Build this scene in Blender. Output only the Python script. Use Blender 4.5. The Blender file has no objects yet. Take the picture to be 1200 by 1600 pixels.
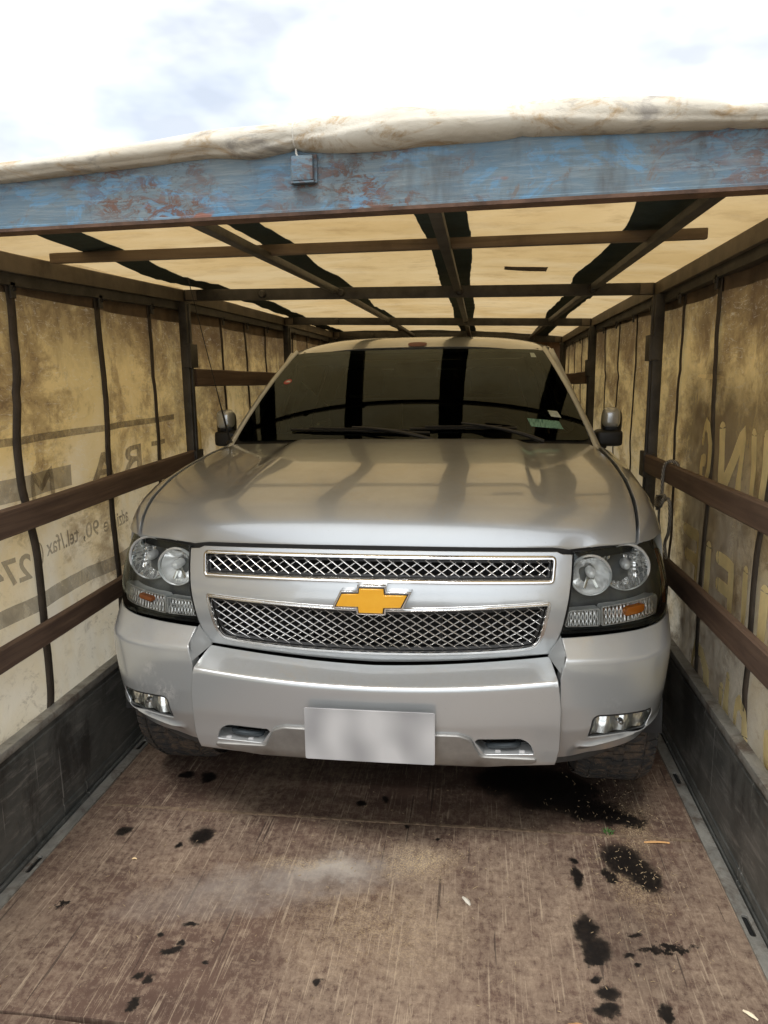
import bpy, bmesh, math, random
import numpy as np
from mathutils import Vector, Matrix, noise
from mathutils.geometry import delaunay_2d_cdt

random.seed(7)
S = bpy.context.scene
COL = S.collection

# ------------------------------------------------------------------ camera
cam_d = bpy.data.cameras.new('camera')
cam = bpy.data.objects.new('camera', cam_d)
COL.objects.link(cam)
S.camera = cam
cam_d.sensor_fit = 'VERTICAL'
cam_d.sensor_height = 32.0
cam_d.lens = 1158.76 / 1600 * 32.0
cam_d.clip_start = 0.02
cam_d.clip_end = 3000
PITCH, YAW, ROLL = 0.1876, 0.1268, -0.0135
cy, sy, cp, sp = math.cos(YAW), math.sin(YAW), math.cos(PITCH), math.sin(PITCH)
Fv = Vector((-sy * cp, cy * cp, -sp)); Rv = Vector((cy, sy, 0)); Uv = Rv.cross(Fv)
R2 = math.cos(ROLL) * Rv + math.sin(ROLL) * Uv
U2 = -math.sin(ROLL) * Rv + math.cos(ROLL) * Uv
mw = Matrix((R2, U2, -Fv)).transposed().to_4x4()
mw.translation = Vector((0.3506, 0, 1.6985))
cam.matrix_world = mw

# ------------------------------------------------------------------ world + sun
SUN_EL, SUN_AZ = 64.0, 192.0       # azimuth the light comes from, degrees clockwise from +Y (north)
world = bpy.data.worlds.new('World')
S.world = world
world.use_nodes = True
wt = world.node_tree
wt.nodes.clear()


def WN(t, **k):
    n = wt.nodes.new(t)
    for a, b in k.items():
        setattr(n, a, b)
    return n


sky = WN('ShaderNodeTexSky', sky_type='NISHITA', sun_disc=False)
sky.sun_elevation = math.radians(SUN_EL)
sky.sun_rotation = math.radians(SUN_AZ)
sky.altitude = 100; sky.air_density = 1.0; sky.dust_density = 2.0; sky.ozone_density = 1.0
tc = WN('ShaderNodeTexCoord')
mp = WN('ShaderNodeMapping'); mp.inputs['Scale'].default_value = (1.0, 1.0, 2.2); mp.inputs['Location'].default_value = (-1.5800000429153442, -1.659999966621399, 7.159999847412109)
nz = WN('ShaderNodeTexNoise'); nz.inputs['Scale'].default_value = 1.9; nz.inputs['Detail'].default_value = 7; nz.inputs['Roughness'].default_value = 0.5
nz.inputs['Distortion'].default_value = 0.35
rp = WN('ShaderNodeValToRGB')
rp.color_ramp.elements[0].position = 0.33; rp.color_ramp.elements[0].color = (0.6, 0.6, 0.6, 1)
rp.color_ramp.elements[1].position = 0.56; rp.color_ramp.elements[1].color = (1, 1, 1, 1)
nz2 = WN('ShaderNodeTexNoise'); nz2.inputs['Scale'].default_value = 2.3; nz2.inputs['Detail'].default_value = 5
rp2 = WN('ShaderNodeValToRGB')
rp2.color_ramp.elements[0].position = 0.345; rp2.color_ramp.elements[0].color = (0.44, 0.455, 0.475, 1)
rp2.color_ramp.elements[1].position = 0.50; rp2.color_ramp.elements[1].color = (0.95, 0.975, 1, 1)
bg1 = WN('ShaderNodeBackground'); bg1.inputs['Strength'].default_value = 0.13
bg2 = WN('ShaderNodeBackground'); bg2.inputs['Strength'].default_value = 1.5
mx = WN('ShaderNodeMixShader')
ow = WN('ShaderNodeOutputWorld')
wl = wt.links.new
wl(tc.outputs['Generated'], mp.inputs['Vector'])
wl(mp.outputs[0], nz.inputs['Vector']); wl(mp.outputs[0], nz2.inputs['Vector'])
wl(nz.outputs['Fac'], rp.inputs[0]); wl(nz2.outputs['Fac'], rp2.inputs[0])
wl(sky.outputs[0], bg1.inputs[0]); wl(rp2.outputs[0], bg2.inputs[0])
wl(rp.outputs[0], mx.inputs[0]); wl(bg1.outputs[0], mx.inputs[1]); wl(bg2.outputs[0], mx.inputs[2])
wl(mx.outputs[0], ow.inputs[0])

sd = bpy.data.lights.new('sun', 'SUN')
sd.energy = 1.5; sd.angle = math.radians(16); sd.color = (1.0, 0.975, 0.95)
sun = bpy.data.objects.new('sun', sd); COL.objects.link(sun)
az, el = math.radians(SUN_AZ), math.radians(SUN_EL)
to_sun = Vector((math.sin(az) * math.cos(el), math.cos(az) * math.cos(el), math.sin(el)))
sun.rotation_euler = to_sun.to_track_quat('Z', 'Y').to_euler()

S.view_settings.view_transform = 'Standard'
S.view_settings.look = 'None'
S.view_settings.exposure = 0.6
S.view_settings.gamma = 1.0
S.view_settings.use_curve_mapping = False
S.render.engine = 'CYCLES'
S.cycles.max_bounces = 10
S.cycles.diffuse_bounces = 5
S.cycles.glossy_bounces = 4
S.cycles.transparent_max_bounces = 12


# ------------------------------------------------------------------ material helper
class Mat:
    def __init__(s, name):
        s.m = bpy.data.materials.new(name); s.m.use_nodes = True
        s.t = s.m.node_tree; s.t.nodes.clear()
        s.out = s.t.nodes.new('ShaderNodeOutputMaterial')
        s._tc = None

    def n(s, t, ins=None, **k):
        nd = s.t.nodes.new(t)
        for a, b in k.items():
            setattr(nd, a, b)
        for a, b in (ins or {}).items():
            s.set(nd.inputs[a], b)
        return nd

    def set(s, sock, b):
        if isinstance(b, bpy.types.NodeSocket):
            s.t.links.new(b, sock)
        else:
            if isinstance(b, (tuple, list)) and len(b) == 3 and sock.type == 'RGBA':
                b = (*b, 1)
            sock.default_value = b

    def co(s, scale=(1, 1, 1), loc=(0, 0, 0), rot=(0, 0, 0)):
        if s._tc is None:
            s._tc = s.n('ShaderNodeTexCoord')
        mpn = s.n('ShaderNodeMapping')
        mpn.inputs['Scale'].default_value = scale; mpn.inputs['Location'].default_value = loc; mpn.inputs['Rotation'].default_value = rot
        s.t.links.new(s._tc.outputs['Object'], mpn.inputs['Vector'])
        return mpn.outputs[0]

    def noise(s, scale=5, detail=6, rough=0.6, vec=None, dist=0.0):
        nd = s.n('ShaderNodeTexNoise', {'Scale': scale, 'Detail': detail, 'Roughness': rough, 'Distortion': dist})
        s.t.links.new(vec if vec is not None else s.co(), nd.inputs['Vector'])
        return nd.outputs['Fac']

    def ramp(s, fac, stops):
        nd = s.n('ShaderNodeValToRGB')
        r = nd.color_ramp
        while len(r.elements) < len(stops):
            r.elements.new(0.5)
        for e, (p, c) in zip(r.elements, stops):
            e.position = p
            e.color = (c, c, c, 1) if not isinstance(c, (tuple, list)) else (*c, 1)
        s.t.links.new(fac, nd.inputs[0])
        return nd.outputs[0]

    def mix(s, f, a, b, mode='MIX'):
        nd = s.n('ShaderNodeMix', data_type='RGBA', blend_type=mode)
        s.set(nd.inputs[0], f); s.set(nd.inputs[6], a); s.set(nd.inputs[7], b)
        return nd.outputs[2]

    def math(s, op, a, b=0.0, c=None, clamp=False):
        nd = s.n('ShaderNodeMath', operation=op, use_clamp=clamp)
        s.set(nd.inputs[0], a); s.set(nd.inputs[1], b)
        if c is not None:
            s.set(nd.inputs[2], c)
        return nd.outputs[0]

    def bump(s, h, strength=0.3, dist=0.01, normal=None):
        nd = s.n('ShaderNodeBump', {'Strength': strength, 'Distance': dist, 'Height': h})
        if normal is not None:
            s.t.links.new(normal, nd.inputs['Normal'])
        return nd.outputs[0]

    def bsdf(s, color, rough=0.5, metal=0.0, normal=None, **k):
        nd = s.n('ShaderNodeBsdfPrincipled', {'Base Color': color, 'Roughness': rough, 'Metallic': metal})
        for a, b in k.items():
            s.set(nd.inputs[a.replace('_', ' ')], b)
        if normal is not None:
            s.t.links.new(normal, nd.inputs['Normal'])
        return nd.outputs[0]

    def fin(s, sh):
        s.t.links.new(sh, s.out.inputs['Surface'])
        return s.m


def simple(name, color, rough=0.5, metal=0.0, var=0.25, nscale=8, bump=0.0, **k):
    m = Mat(name)
    f = m.noise(nscale, 6, 0.65)
    c = m.mix(m.ramp(f, [(0.3, 0.0), (0.7, 1.0)]), tuple(x * (1 - var) for x in color), tuple(min(1, x * (1 + var)) for x in color))
    nrm = m.bump(m.noise(nscale * 12, 4), bump, 0.004) if bump else None
    return m.fin(m.bsdf(c, rough, metal, nrm, **k))


# ------------------------------------------------------------------ object helpers
def tag(o, label=None, cat=None, group=None, kind=None):
    if label: o['label'] = label
    if cat: o['category'] = cat
    if group: o['group'] = group
    if kind: o['kind'] = kind
    return o


def empty(name, loc=(0, 0, 0), rot=(0, 0, 0)):
    o = bpy.data.objects.new(name, None); COL.objects.link(o)
    o.location = loc; o.rotation_euler = rot; o.empty_display_size = 0.1
    return o


def link(name, me, mat=None, parent=None, loc=(0, 0, 0), rot=(0, 0, 0)):
    if mat is not None and len(me.materials) == 0:
        me.materials.append(mat)
    o = bpy.data.objects.new(name, me); COL.objects.link(o)
    o.location = loc; o.rotation_euler = rot
    if parent: o.parent = parent
    return o


class MB:
    """collects geometry for one mesh"""
    def __init__(s):
        s.v = []; s.f = []; s.nr = None

    def add(s, vs, fs):
        b = len(s.v)
        s.v.extend([tuple(v) for v in vs]); s.f.extend([tuple(i + b for i in f) for f in fs])
        return s

    def box(s, lo, hi, bev=0.0, rz=0, jit=0):
        x0, y0, z0 = lo; x1, y1, z1 = hi
        if bev <= 0:
            vs = [(x0, y0, z0), (x1, y0, z0), (x1, y1, z0), (x0, y1, z0), (x0, y0, z1), (x1, y0, z1), (x1, y1, z1), (x0, y1, z1)]
            return s.add(vs, [(0, 3, 2, 1), (4, 5, 6, 7), (0, 1, 5, 4), (1, 2, 6, 5), (2, 3, 7, 6), (3, 0, 4, 7)])
        bm = bmesh.new()
        bmesh.ops.create_cube(bm, size=1)
        for v in bm.verts:
            v.co = Vector(((x0 + x1) / 2 + v.co.x * (x1 - x0), (y0 + y1) / 2 + v.co.y * (y1 - y0), (z0 + z1) / 2 + v.co.z * (z1 - z0)))
        bmesh.ops.bevel(bm, geom=bm.edges[:], offset=bev, segments=2, profile=0.6, affect='EDGES')
        return s.addbm(bm)

    def addbm(s, bm):
        bm.verts.index_update()
        s.add([v.co[:] for v in bm.verts], [[v.index for v in f.verts] for f in bm.faces])
        bm.free()
        return s

    def grid(s, pts, close_u=False, close_v=False):
        nu = len(pts); nv = len(pts[0])
        vs = [p for r in pts for p in r]; fs = []
        for i in range(nu if close_u else nu - 1):
            for j in range(nv if close_v else nv - 1):
                a = i * nv + j; b = ((i + 1) % nu) * nv + j
                c = ((i + 1) % nu) * nv + (j + 1) % nv; d = i * nv + (j + 1) % nv
                fs.append((a, b, c, d))
        return s.add(vs, fs)

    def tube(s, pts, r, seg=8, caps=True, flat=None):
        pts = [Vector(p) for p in pts]
        rings = []
        up = Vector((0, 0, 1))
        prev = None
        for i, p in enumerate(pts):
            t = (pts[min(i + 1, len(pts) - 1)] - pts[max(i - 1, 0)]).normalized()
            if prev is None:
                a = t.cross(up)
                if a.length < 0.1: a = t.cross(Vector((1, 0, 0)))
                a.normalize()
            else:
                a = (prev - t * prev.dot(t)).normalized()
            prev = a
            b = t.cross(a)
            rr = r[i] if isinstance(r, (list, tuple)) else r
            rings.append([p + (a * math.cos(2 * math.pi * k / seg) + b * math.sin(2 * math.pi * k / seg) * (flat or 1)) * rr for k in range(seg)])
        b0 = len(s.v)
        s.grid(rings, close_v=True)
        if caps:
            s.f.append(tuple(b0 + k for k in range(seg)))
            s.f.append(tuple(b0 + (len(pts) - 1) * seg + k for k in reversed(range(seg))))
        return s

    def bar(s, p0, p1, w, h, up=(0, 0, 1), bev=0.0):
        """rectangular bar from p0 to p1, w across, h along up"""
        p0 = Vector(p0); p1 = Vector(p1); t = (p1 - p0).normalized(); up = Vector(up)
        a = t.cross(up).normalized(); b = a.cross(t).normalized()
        L = (p1 - p0).length
        tmp = MB().box((-w / 2, 0, -h / 2), (w / 2, L, h / 2), bev)
        M = Matrix((a, t, b)).transposed()
        return s.add([p0 + M @ Vector(v) for v in tmp.v], tmp.f)

    def lathe(s, prof, seg=48, axis='x', c=(0, 0, 0), closed=False):
        rings = []
        for k in range(seg):
            a = 2 * math.pi * k / seg
            row = []
            for (u, r) in prof:
                if axis == 'x': row.append((c[0] + u, c[1] + r * math.cos(a), c[2] + r * math.sin(a)))
                elif axis == 'y': row.append((c[0] + r * math.cos(a), c[1] + u, c[2] + r * math.sin(a)))
                else: row.append((c[0] + r * math.cos(a), c[1] + r * math.sin(a), c[2] + u))
            rings.append(row)
        return s.grid(rings, close_u=True, close_v=closed)

    def mesh(s, name, smooth=True, angle=35):
        me = bpy.data.meshes.new(name)
        me.from_pydata([tuple(v) for v in s.v], [], s.f)
        me.validate()
        if s.nr is not None:
            NV = [Vector(n) for n in s.nr]
            bm = bmesh.new(); bm.from_mesh(me); bm.normal_update()
            for f in bm.faces:
                f.smooth = True
                if f.normal.dot(sum((NV[v.index] for v in f.verts), Vector((0, 0, 0)))) < 0: f.normal_flip()
            bm.to_mesh(me); bm.free()
            me.normals_split_custom_set_from_vertices([tuple(n.normalized()) if n.length > 1e-9 else (0, 0, 1) for n in NV])
            return me
        bm = bmesh.new(); bm.from_mesh(me)
        bmesh.ops.recalc_face_normals(bm, faces=bm.faces[:])
        for f in bm.faces: f.smooth = smooth
        if smooth:
            for e in bm.edges:
                if len(e.link_faces) == 2 and e.calc_face_angle(0) > math.radians(angle):
                    e.smooth = False
        bm.to_mesh(me); bm.free()
        return me

    def build(s, name, mat, parent=None, smooth=True, angle=35, loc=(0, 0, 0), rot=(0, 0, 0)):
        return link(name, s.mesh(name, smooth, angle), mat, parent, loc, rot)


def lerp(a, b, t): return a + (b - a) * t


def interp(tab, x):
    if x <= tab[0][0]: return tab[0][1]
    for (a, va), (b, vb) in zip(tab, tab[1:]):
        if x <= b:
            return lerp(va, vb, (x - a) / (b - a))
    return tab[-1][1]


def smooth_tab(tab, n=3):
    """chaikin smoothing of a table, end points kept"""
    for _ in range(n):
        o = [tab[0]]
        for (a, b) in zip(tab, tab[1:]):
            o.append((lerp(a[0], b[0], .25), lerp(a[1], b[1], .25))); o.append((lerp(a[0], b[0], .75), lerp(a[1], b[1], .75)))
        o.append(tab[-1]); tab = o
    return tab


def sstep(a, b, x):
    t = max(0, min(1, (x - a) / (b - a))) if a != b else float(x > a)
    return t * t * (3 - 2 * t)


def rounded(poly, r, n=5):
    """round the corners of a 2D polygon"""
    out = []
    N = len(poly)
    for i in range(N):
        p = Vector(poly[i]); rr = r[i] if isinstance(r, (list, tuple)) else r
        a = Vector(poly[i - 1]); b = Vector(poly[(i + 1) % N])
        if rr <= 0: out.append(tuple(p)); continue
        d1 = (a - p); d2 = (b - p)
        k = min(rr, d1.length * .45, d2.length * .45)
        q1 = p + d1.normalized() * k; q2 = p + d2.normalized() * k
        for j in range(n + 1):
            t = j / n
            out.append(tuple(q1 * (1 - t) ** 2 + p * 2 * t * (1 - t) + q2 * t * t))
    return out


def area(poly):
    return 0.5 * sum(poly[i - 1][0] * poly[i][1] - poly[i][0] * poly[i - 1][1] for i in range(len(poly)))


def inset(poly, d):
    """move polygon edges inward by d (negative = outward)"""
    N = len(poly); sg = 1 if area(poly) > 0 else -1
    out = []
    for i in range(N):
        p = Vector(poly[i]); a = Vector(poly[i - 1]); b = Vector(poly[(i + 1) % N])
        e1 = (p - a); e2 = (b - p)
        if e1.length < 1e-7 or e2.length < 1e-7: out.append(tuple(p)); continue
        e1.normalize(); e2.normalize()
        n1 = Vector((-e1.y, e1.x)) * sg; n2 = Vector((-e2.y, e2.x)) * sg
        m = n1 + n2
        if m.length < 1e-4: out.append(tuple(p + n1 * d)); continue
        m.normalize(); c = max(0.45, m.dot(n1))
        out.append(tuple(p + m * (d / c)))
    return out


def dens(poly, res):
    out = []
    for i in range(len(poly)):
        a = Vector(poly[i]); b = Vector(poly[(i + 1) % len(poly)])
        n = max(1, int(math.ceil((b - a).length / res)))
        for k in range(n): out.append(tuple(a.lerp(b, k / n)))
    return out


def inside(poly, x, y):
    c = False; j = len(poly) - 1
    for i in range(len(poly)):
        xi, yi = poly[i]; xj, yj = poly[j]
        if (yi > y) != (yj > y) and x < (xj - xi) * (y - yi) / (yj - yi) + xi: c = not c
        j = i
    return c


def dist_poly(P, pts):
    """vectorised distance of pts (n,2) to closed polygon P (m,2)"""
    P = np.array(P); A = P; B = np.roll(P, -1, 0); D = B - A; L = (D ** 2).sum(1) + 1e-12
    W = pts[:, None, :] - A[None]; t = np.clip((W * D[None]).sum(2) / L, 0, 1)
    return np.sqrt(((W - t[..., None] * D[None]) ** 2).sum(2)).min(1)


def panel(outline, fn, holes=(), res=0.04, thick=0.02, edge=0.004, gap=0.003, out=None, mb=None, hole_gap=None, lines=()):
    """skin panel: 2D outline (with holes) in surface parameters, mapped by fn, with rolled edges going inward.
       out(p) gives a rough outward direction for orientation"""
    loops = [dens(inset(outline, gap + edge), res)]
    for h in holes:
        loops.append(dens(inset(h, -((gap if hole_gap is None else hole_gap) + edge)), res))
    pts = []; edges = []; rngs = []
    for L in loops:
        b = len(pts); pts += L; n = len(L); rngs.append((b, n))
        edges += [(b + i, b + (i + 1) % n) for i in range(n)]
    lpts = []
    for ln in lines:
        P = []
        for a, b_ in zip(ln, ln[1:]):
            n = max(1, int(math.ceil(math.dist(a, b_) / (res * .8))))
            P += [(lerp(a[0], b_[0], k / n), lerp(a[1], b_[1], k / n)) for k in range(n)]
        P.append(ln[-1])
        P = [p for p in P if inside(loops[0], p[0], p[1]) and not any(inside(L, p[0], p[1]) for L in loops[1:])]
        if P:
            dd = np.min([dist_poly(L, np.array(P)) for L in loops], 0)
            P = [p for p, q in zip(P, dd) if q > .003]
        b = len(pts); pts += P; lpts += P
        edges += [(b + i, b + i + 1) for i in range(len(P) - 1) if math.dist(P[i], P[i + 1]) < res * 1.5]
    xs = [p[0] for p in loops[0]]; ys = [p[1] for p in loops[0]]
    g = []
    nx = int((max(xs) - min(xs)) / res) + 1; ny = int((max(ys) - min(ys)) / res) + 1
    for i in range(nx + 1):
        for j in range(ny + 1):
            g.append((min(xs) + (i + .5 * (j % 2)) * res, min(ys) + j * res))
    g = np.array(g)
    ok = np.ones(len(g), bool)
    for L in loops: ok &= dist_poly(L, g) > res * 0.45
    if lpts:
        LP = np.array(lpts)
        ok &= np.sqrt(((g[:, None, :] - LP[None]) ** 2).sum(2)).min(1) > res * .45
    g = [tuple(p) for p in g[ok] if inside(loops[0], p[0], p[1]) and not any(inside(L, p[0], p[1]) for L in loops[1:])]
    allp = [Vector(p) for p in pts + g]
    vo, eo, fo, ov, oe, of = delaunay_2d_cdt(allp, edges, [], 0, 1e-6)
    faces = []
    for f in fo:
        c = sum((vo[i] for i in f), Vector((0, 0))) / len(f)
        if inside(loops[0], c.x, c.y) and not any(inside(L, c.x, c.y) for L in loops[1:]):
            faces.append(tuple(f))
    h = 1e-3

    def pn(u, v):
        p = Vector(fn(u, v)); du = Vector(fn(u + h, v)) - Vector(fn(u - h, v)); dv = Vector(fn(u, v + h)) - Vector(fn(u, v - h))
        n = du.cross(dv)
        if n.length < 1e-12: n = Vector((0, -1, 0))
        n.normalize()
        o = Vector(out(p)) if out else Vector((0, -1, 0))
        if n.dot(o) < 0: n = -n
        return p, n
    PN = [pn(v[0], v[1]) for v in vo]
    V3 = [q[0] for q in PN]; nrs = [q[1] for q in PN]
    M = mb or MB()
    b0 = len(M.v)
    vs = list(V3); fs = list(faces)
    # map input boundary vertices to output ids
    idm = {}
    for oi, src in enumerate(ov):
        for k in src: idm[k] = oi
    for li, (b, n) in enumerate(rngs):
        L = loops[li]
        sg = 1 if li == 0 else -1
        rings = [[idm[b + i] for i in range(n)]]
        for (o_, d_) in ((.7, .3), (1, 1), (1, None)):
            dd = thick if d_ is None else edge * d_
            R = inset(L, -sg * edge * o_)
            ids = []
            for ki, (u, v) in enumerate(R):
                p, nn = pn(u, v)
                ids.append(len(vs)); vs.append(p - nn * dd)
                od = (p - V3[idm[b + ki]]); od = od - nn * od.dot(nn)
                od = od.normalized() if od.length > 1e-9 else nn
                nrs.append(nn * (1 - o_) + od * o_ if d_ is not None else od)
            rings.append(ids)
        for A, B in zip(rings, rings[1:]):
            for i in range(n):
                j = (i + 1) % n
                fs.append((A[i], A[j], B[j], B[i]))
    M.add(vs, fs)
    if mb is None: M.nr = nrs
    return M


def sweep_frame(outline, fn, prof, res=.02):
    """moulding that follows an outline: prof = [(inset, lift)], fn(u, v, lift) gives the surface"""
    L0 = dens(outline, res)
    rings = []
    for d, lift in prof:
        rings.append([fn(u, v, lift) for u, v in inset(L0, d)])
    return MB().grid(rings, close_v=True)


def mirror_poly(p): return [(-x, y) for x, y in reversed(p)]


def sym(half):
    """half outline from bottom centre (x=0) to top centre (x=0) on +x side -> closed symmetric outline"""
    left = [(-x, y) for x, y in reversed(half) if abs(x) > 1e-6]
    return list(half) + left


# ------------------------------------------------------------------ materials
def m_paint():
    m = Mat('silver_paint')
    geo = m.n('ShaderNodeNewGeometry')
    sepn = m.n('ShaderNodeSeparateXYZ', {0: geo.outputs['Normal']})
    d1 = m.noise(3.0, 8, 0.62, dist=0.3)
    d2 = m.noise(14, 7, 0.7, m.co((1, 1, 1), (2, 5, 1)))
    upm = m.ramp(sepn.outputs[2], [(0.35, 0.0), (0.95, 1.0)])
    patch = m.ramp(m.math('MULTIPLY', d1, d2), [(0.18, 0.25), (0.42, 1.0)])
    dust = m.math('MULTIPLY', m.math('MULTIPLY', patch, upm), 0.34)
    speck = m.ramp(m.noise(160, 3, 0.7), [(0.67, 0.0), (0.74, 1.0)])
    speck = m.math('MULTIPLY', speck, m.ramp(m.noise(5, 4, .6, m.co((1, 1, 1), (9, 0, 0))), [(0.45, 0.0), (0.65, 0.8)]))
    low = m.noise(9, 7, 0.7, m.co((1, 1, .35), (0, 3, 4)))
    grime = m.ramp(low, [(0.50, 0.0), (0.80, 0.10)])
    base = m.mix(dust, (0.50, 0.52, 0.525), (0.29, 0.255, 0.20))
    base = m.mix(grime, base, (0.38, 0.37, 0.35))
    base = m.mix(speck, base, (0.10, 0.085, 0.065))
    # scuffed corner of the bumper (left in the picture) and dried water marks on the hood
    for (px, py, pz, rr, st_) in ((-.80, .10, .665, .045, .9), (-.745, .06, .585, .060, 1.0), (-.84, .12, .60, .05, .6), (.80, .10, .60, .05, .3)):
        ds = m.n('ShaderNodeVectorMath', {0: m.co((1, .4, 1)), 1: (px, py * .4, pz)}, operation='DISTANCE')
        rg = m.ramp(m.math('DIVIDE', ds.outputs['Value'], rr * 2), [(0.15, 1.0), (0.5, 0.0)])
        sc_ = m.ramp(m.noise(1, 9, .8, m.co((60, 20, 40), (2, 2, 2), (0, .6, 0)), .5), [(0.47, 0.0), (0.56, st_)])
        base = m.mix(m.math('MULTIPLY', rg, sc_), base, (0.78, 0.78, 0.77))
    ring_ = m.noise(7, 8, .7, m.co((1, .6, 1), (4, 9, 4)), 1.5)
    ring_ = m.math('MULTIPLY', m.ramp(ring_, [(0.55, 0.0), (0.565, 1.0), (0.60, 0.25), (0.64, 0.0)]), m.math('MULTIPLY', upm, m.ramp(d1, [(0.45, 0.0), (0.6, .55)])))
    base = m.mix(ring_, base, (0.50, 0.45, 0.37))
    rough = m.math('ADD', m.math('MULTIPLY', dust, 0.16), 0.28)
    rough = m.math('ADD', rough, m.math('MULTIPLY', grime, 0.3))
    metal = m.math('SUBTRACT', 0.60, m.math('MULTIPLY', dust, 0.4))
    cr = m.math('ADD', 0.03, m.math('MULTIPLY', dust, 0.16))
    return m.fin(m.bsdf(base, rough, metal, Coat_Weight=1.0, Coat_Roughness=cr, Coat_IOR=1.5))


def m_tarp(name, kind):
    m = Mat(name)
    if kind == 'side':
        big = m.noise(1.7, 8, 0.62, m.co((1, 1, 0.9)), 0.6)
        fine = m.noise(9, 9, 0.72, m.co((1, 1, 0.7), (4, 1, 2)), 0.8)
        drip = m.noise(6, 8, 0.75, m.co((1, .9, 0.6), (1, 7, 3)), 0.3)
        sp_ = m.n('ShaderNodeSeparateXYZ', {0: m.co()})
        hgt = sp_.outputs[2]
        clean = m.ramp(hgt, [(0.15, 1.0), (0.38, 0.85), (0.62, 0.1), (1.0, 0.0)]) if False else None
        hz = m.math('MULTIPLY', hgt, 0.45)
        # cloth: cleaner grey-cream near the bottom, tea-brown stained towards the top
        up_ = m.ramp(m.math('ADD', hz, m.math('MULTIPLY', m.math('SUBTRACT', big, .5), 0.9)), [(0.30, 0.0), (0.62, 1.0)])
        gc = m.mix(up_, (0.72, 0.65, 0.51), (0.68, 0.485, 0.20))
        gc = m.mix(m.ramp(m.noise(2.6, 5, .6, m.co((1, 1, .5), (3, 9, 2)), .5), [(0.45, 0.0), (0.7, .6)]), gc, (0.62, 0.46, 0.20))
        mid = m.noise(4.6, 10, 0.76, m.co((1, .55, 0.85), (4, 1, 2)), 0.35)
        msk = m.math('ADD', m.math('MULTIPLY', mid, .6), m.math('ADD', m.math('MULTIPLY', drip, .18), m.math('MULTIPLY', big, .52)))
        msk = m.math('ADD', msk, m.math('MULTIPLY', m.math('SUBTRACT', hgt, 1.2), 0.075))
        st = m.ramp(msk, [(0.635, 0.0), (0.685, 0.40), (0.77, 0.80)])
        c = m.mix(st, gc, (0.150, 0.085, 0.036))
        topd = m.ramp(m.math('ADD', hgt, m.math('MULTIPLY', drip, .5)), [(0.0, 0.0), (1.0, 0.0)])
        td = m.ramp(m.math('MULTIPLY', m.math('ADD', hgt, m.math('MULTIPLY', drip, .6)), .4), [(0.80, 0.0), (0.92, .75)])
        c = m.mix(td, c, (0.12, 0.072, 0.036))
        blot = m.ramp(m.noise(24, 9, 0.78, m.co((1, .55, .8), (0, 2, 8)), .5), [(0.53, 0.0), (0.62, 1.0)])
        c = m.mix(m.math('MULTIPLY', blot, m.ramp(big, [(0.38, 0.05), (0.62, 0.65)])), c, (0.13, 0.078, 0.042))
        streak = m.ramp(m.noise(5, 6, .7, m.co((1, .6, 5), (3, 3, 3), (0.5, 0, 0)), 1.5), [(0.64, 0.0), (0.70, 0.4)])
        c = m.mix(streak, c, (0.66, 0.58, 0.42))
        thin = m.ramp(m.noise(3, 4, .5, m.co((1, 3, 9), (3, 8, 3), (-0.7, 0, 0)), 2.5), [(0.60, 0.0), (0.615, 0.5), (0.63, 0.0)])
        c = m.mix(thin, c, (0.70, 0.64, 0.5))
        tr = 0.36
    else:
        big = m.noise(1.3, 7, 0.6, m.co((1, .5, 1)), 0.3)
        fine = m.noise(6, 8, 0.7, m.co((0.9, 1.2, 1), (4, 1, 2)), 0.3)
        c = m.mix(m.ramp(big, [(0.35, 0.0), (0.7, 1.0)]), (0.70, 0.515, 0.26), (0.56, 0.385, 0.165))
        c = m.mix(m.ramp(fine, [(0.50, 0.0), (0.68, 0.55)]), c, (0.40, 0.26, 0.11))
        c = m.mix(m.ramp(m.noise(2.0, 6, .6, m.co((.8, 1.5, 1), (9, 3, 3)), .3), [(0.45, 0.0), (0.65, .35)]), c, (0.80, 0.66, 0.42))
        blot = m.ramp(m.noise(3.2, 8, 0.75, m.co((1, 2, 1), (6, 2, 8)), 1.2), [(0.70, 0.0), (0.76, 0.5)])
        c = m.mix(blot, c, (0.25, 0.17, 0.09))
        tr = 0.34
    wr = m.noise(7, 5, 0.55, m.co((1, 1, 0.7), (5, 5, 5)), .8)
    vor = m.n('ShaderNodeTexVoronoi', {'Vector': m.co((4, 4, 3.2)), 'Scale': 1.0}, feature='DISTANCE_TO_EDGE')
    creas = m.ramp(vor.outputs['Distance'], [(0.0, 0.0), (0.06, 1.0)])
    nrm = m.bump(m.math('ADD', m.math('MULTIPLY', wr, .8), m.math('MULTIPLY', creas, 0.10)), 0.5, 0.02)
    weave = m.noise(420, 2, 0.5)
    nrm = m.bump(weave, 0.12, 0.002, nrm)
    a = m.bsdf(c, 0.6, 0, nrm, Specular_IOR_Level=0.25)
    tl = m.n('ShaderNodeBsdfTranslucent', {'Color': c})
    mxn = m.n('ShaderNodeMixShader', {0: tr})
    m.t.links.new(a, mxn.inputs[1]); m.t.links.new(tl.outputs[0], mxn.inputs[2])
    return m.fin(mxn.outputs[0])


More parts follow.
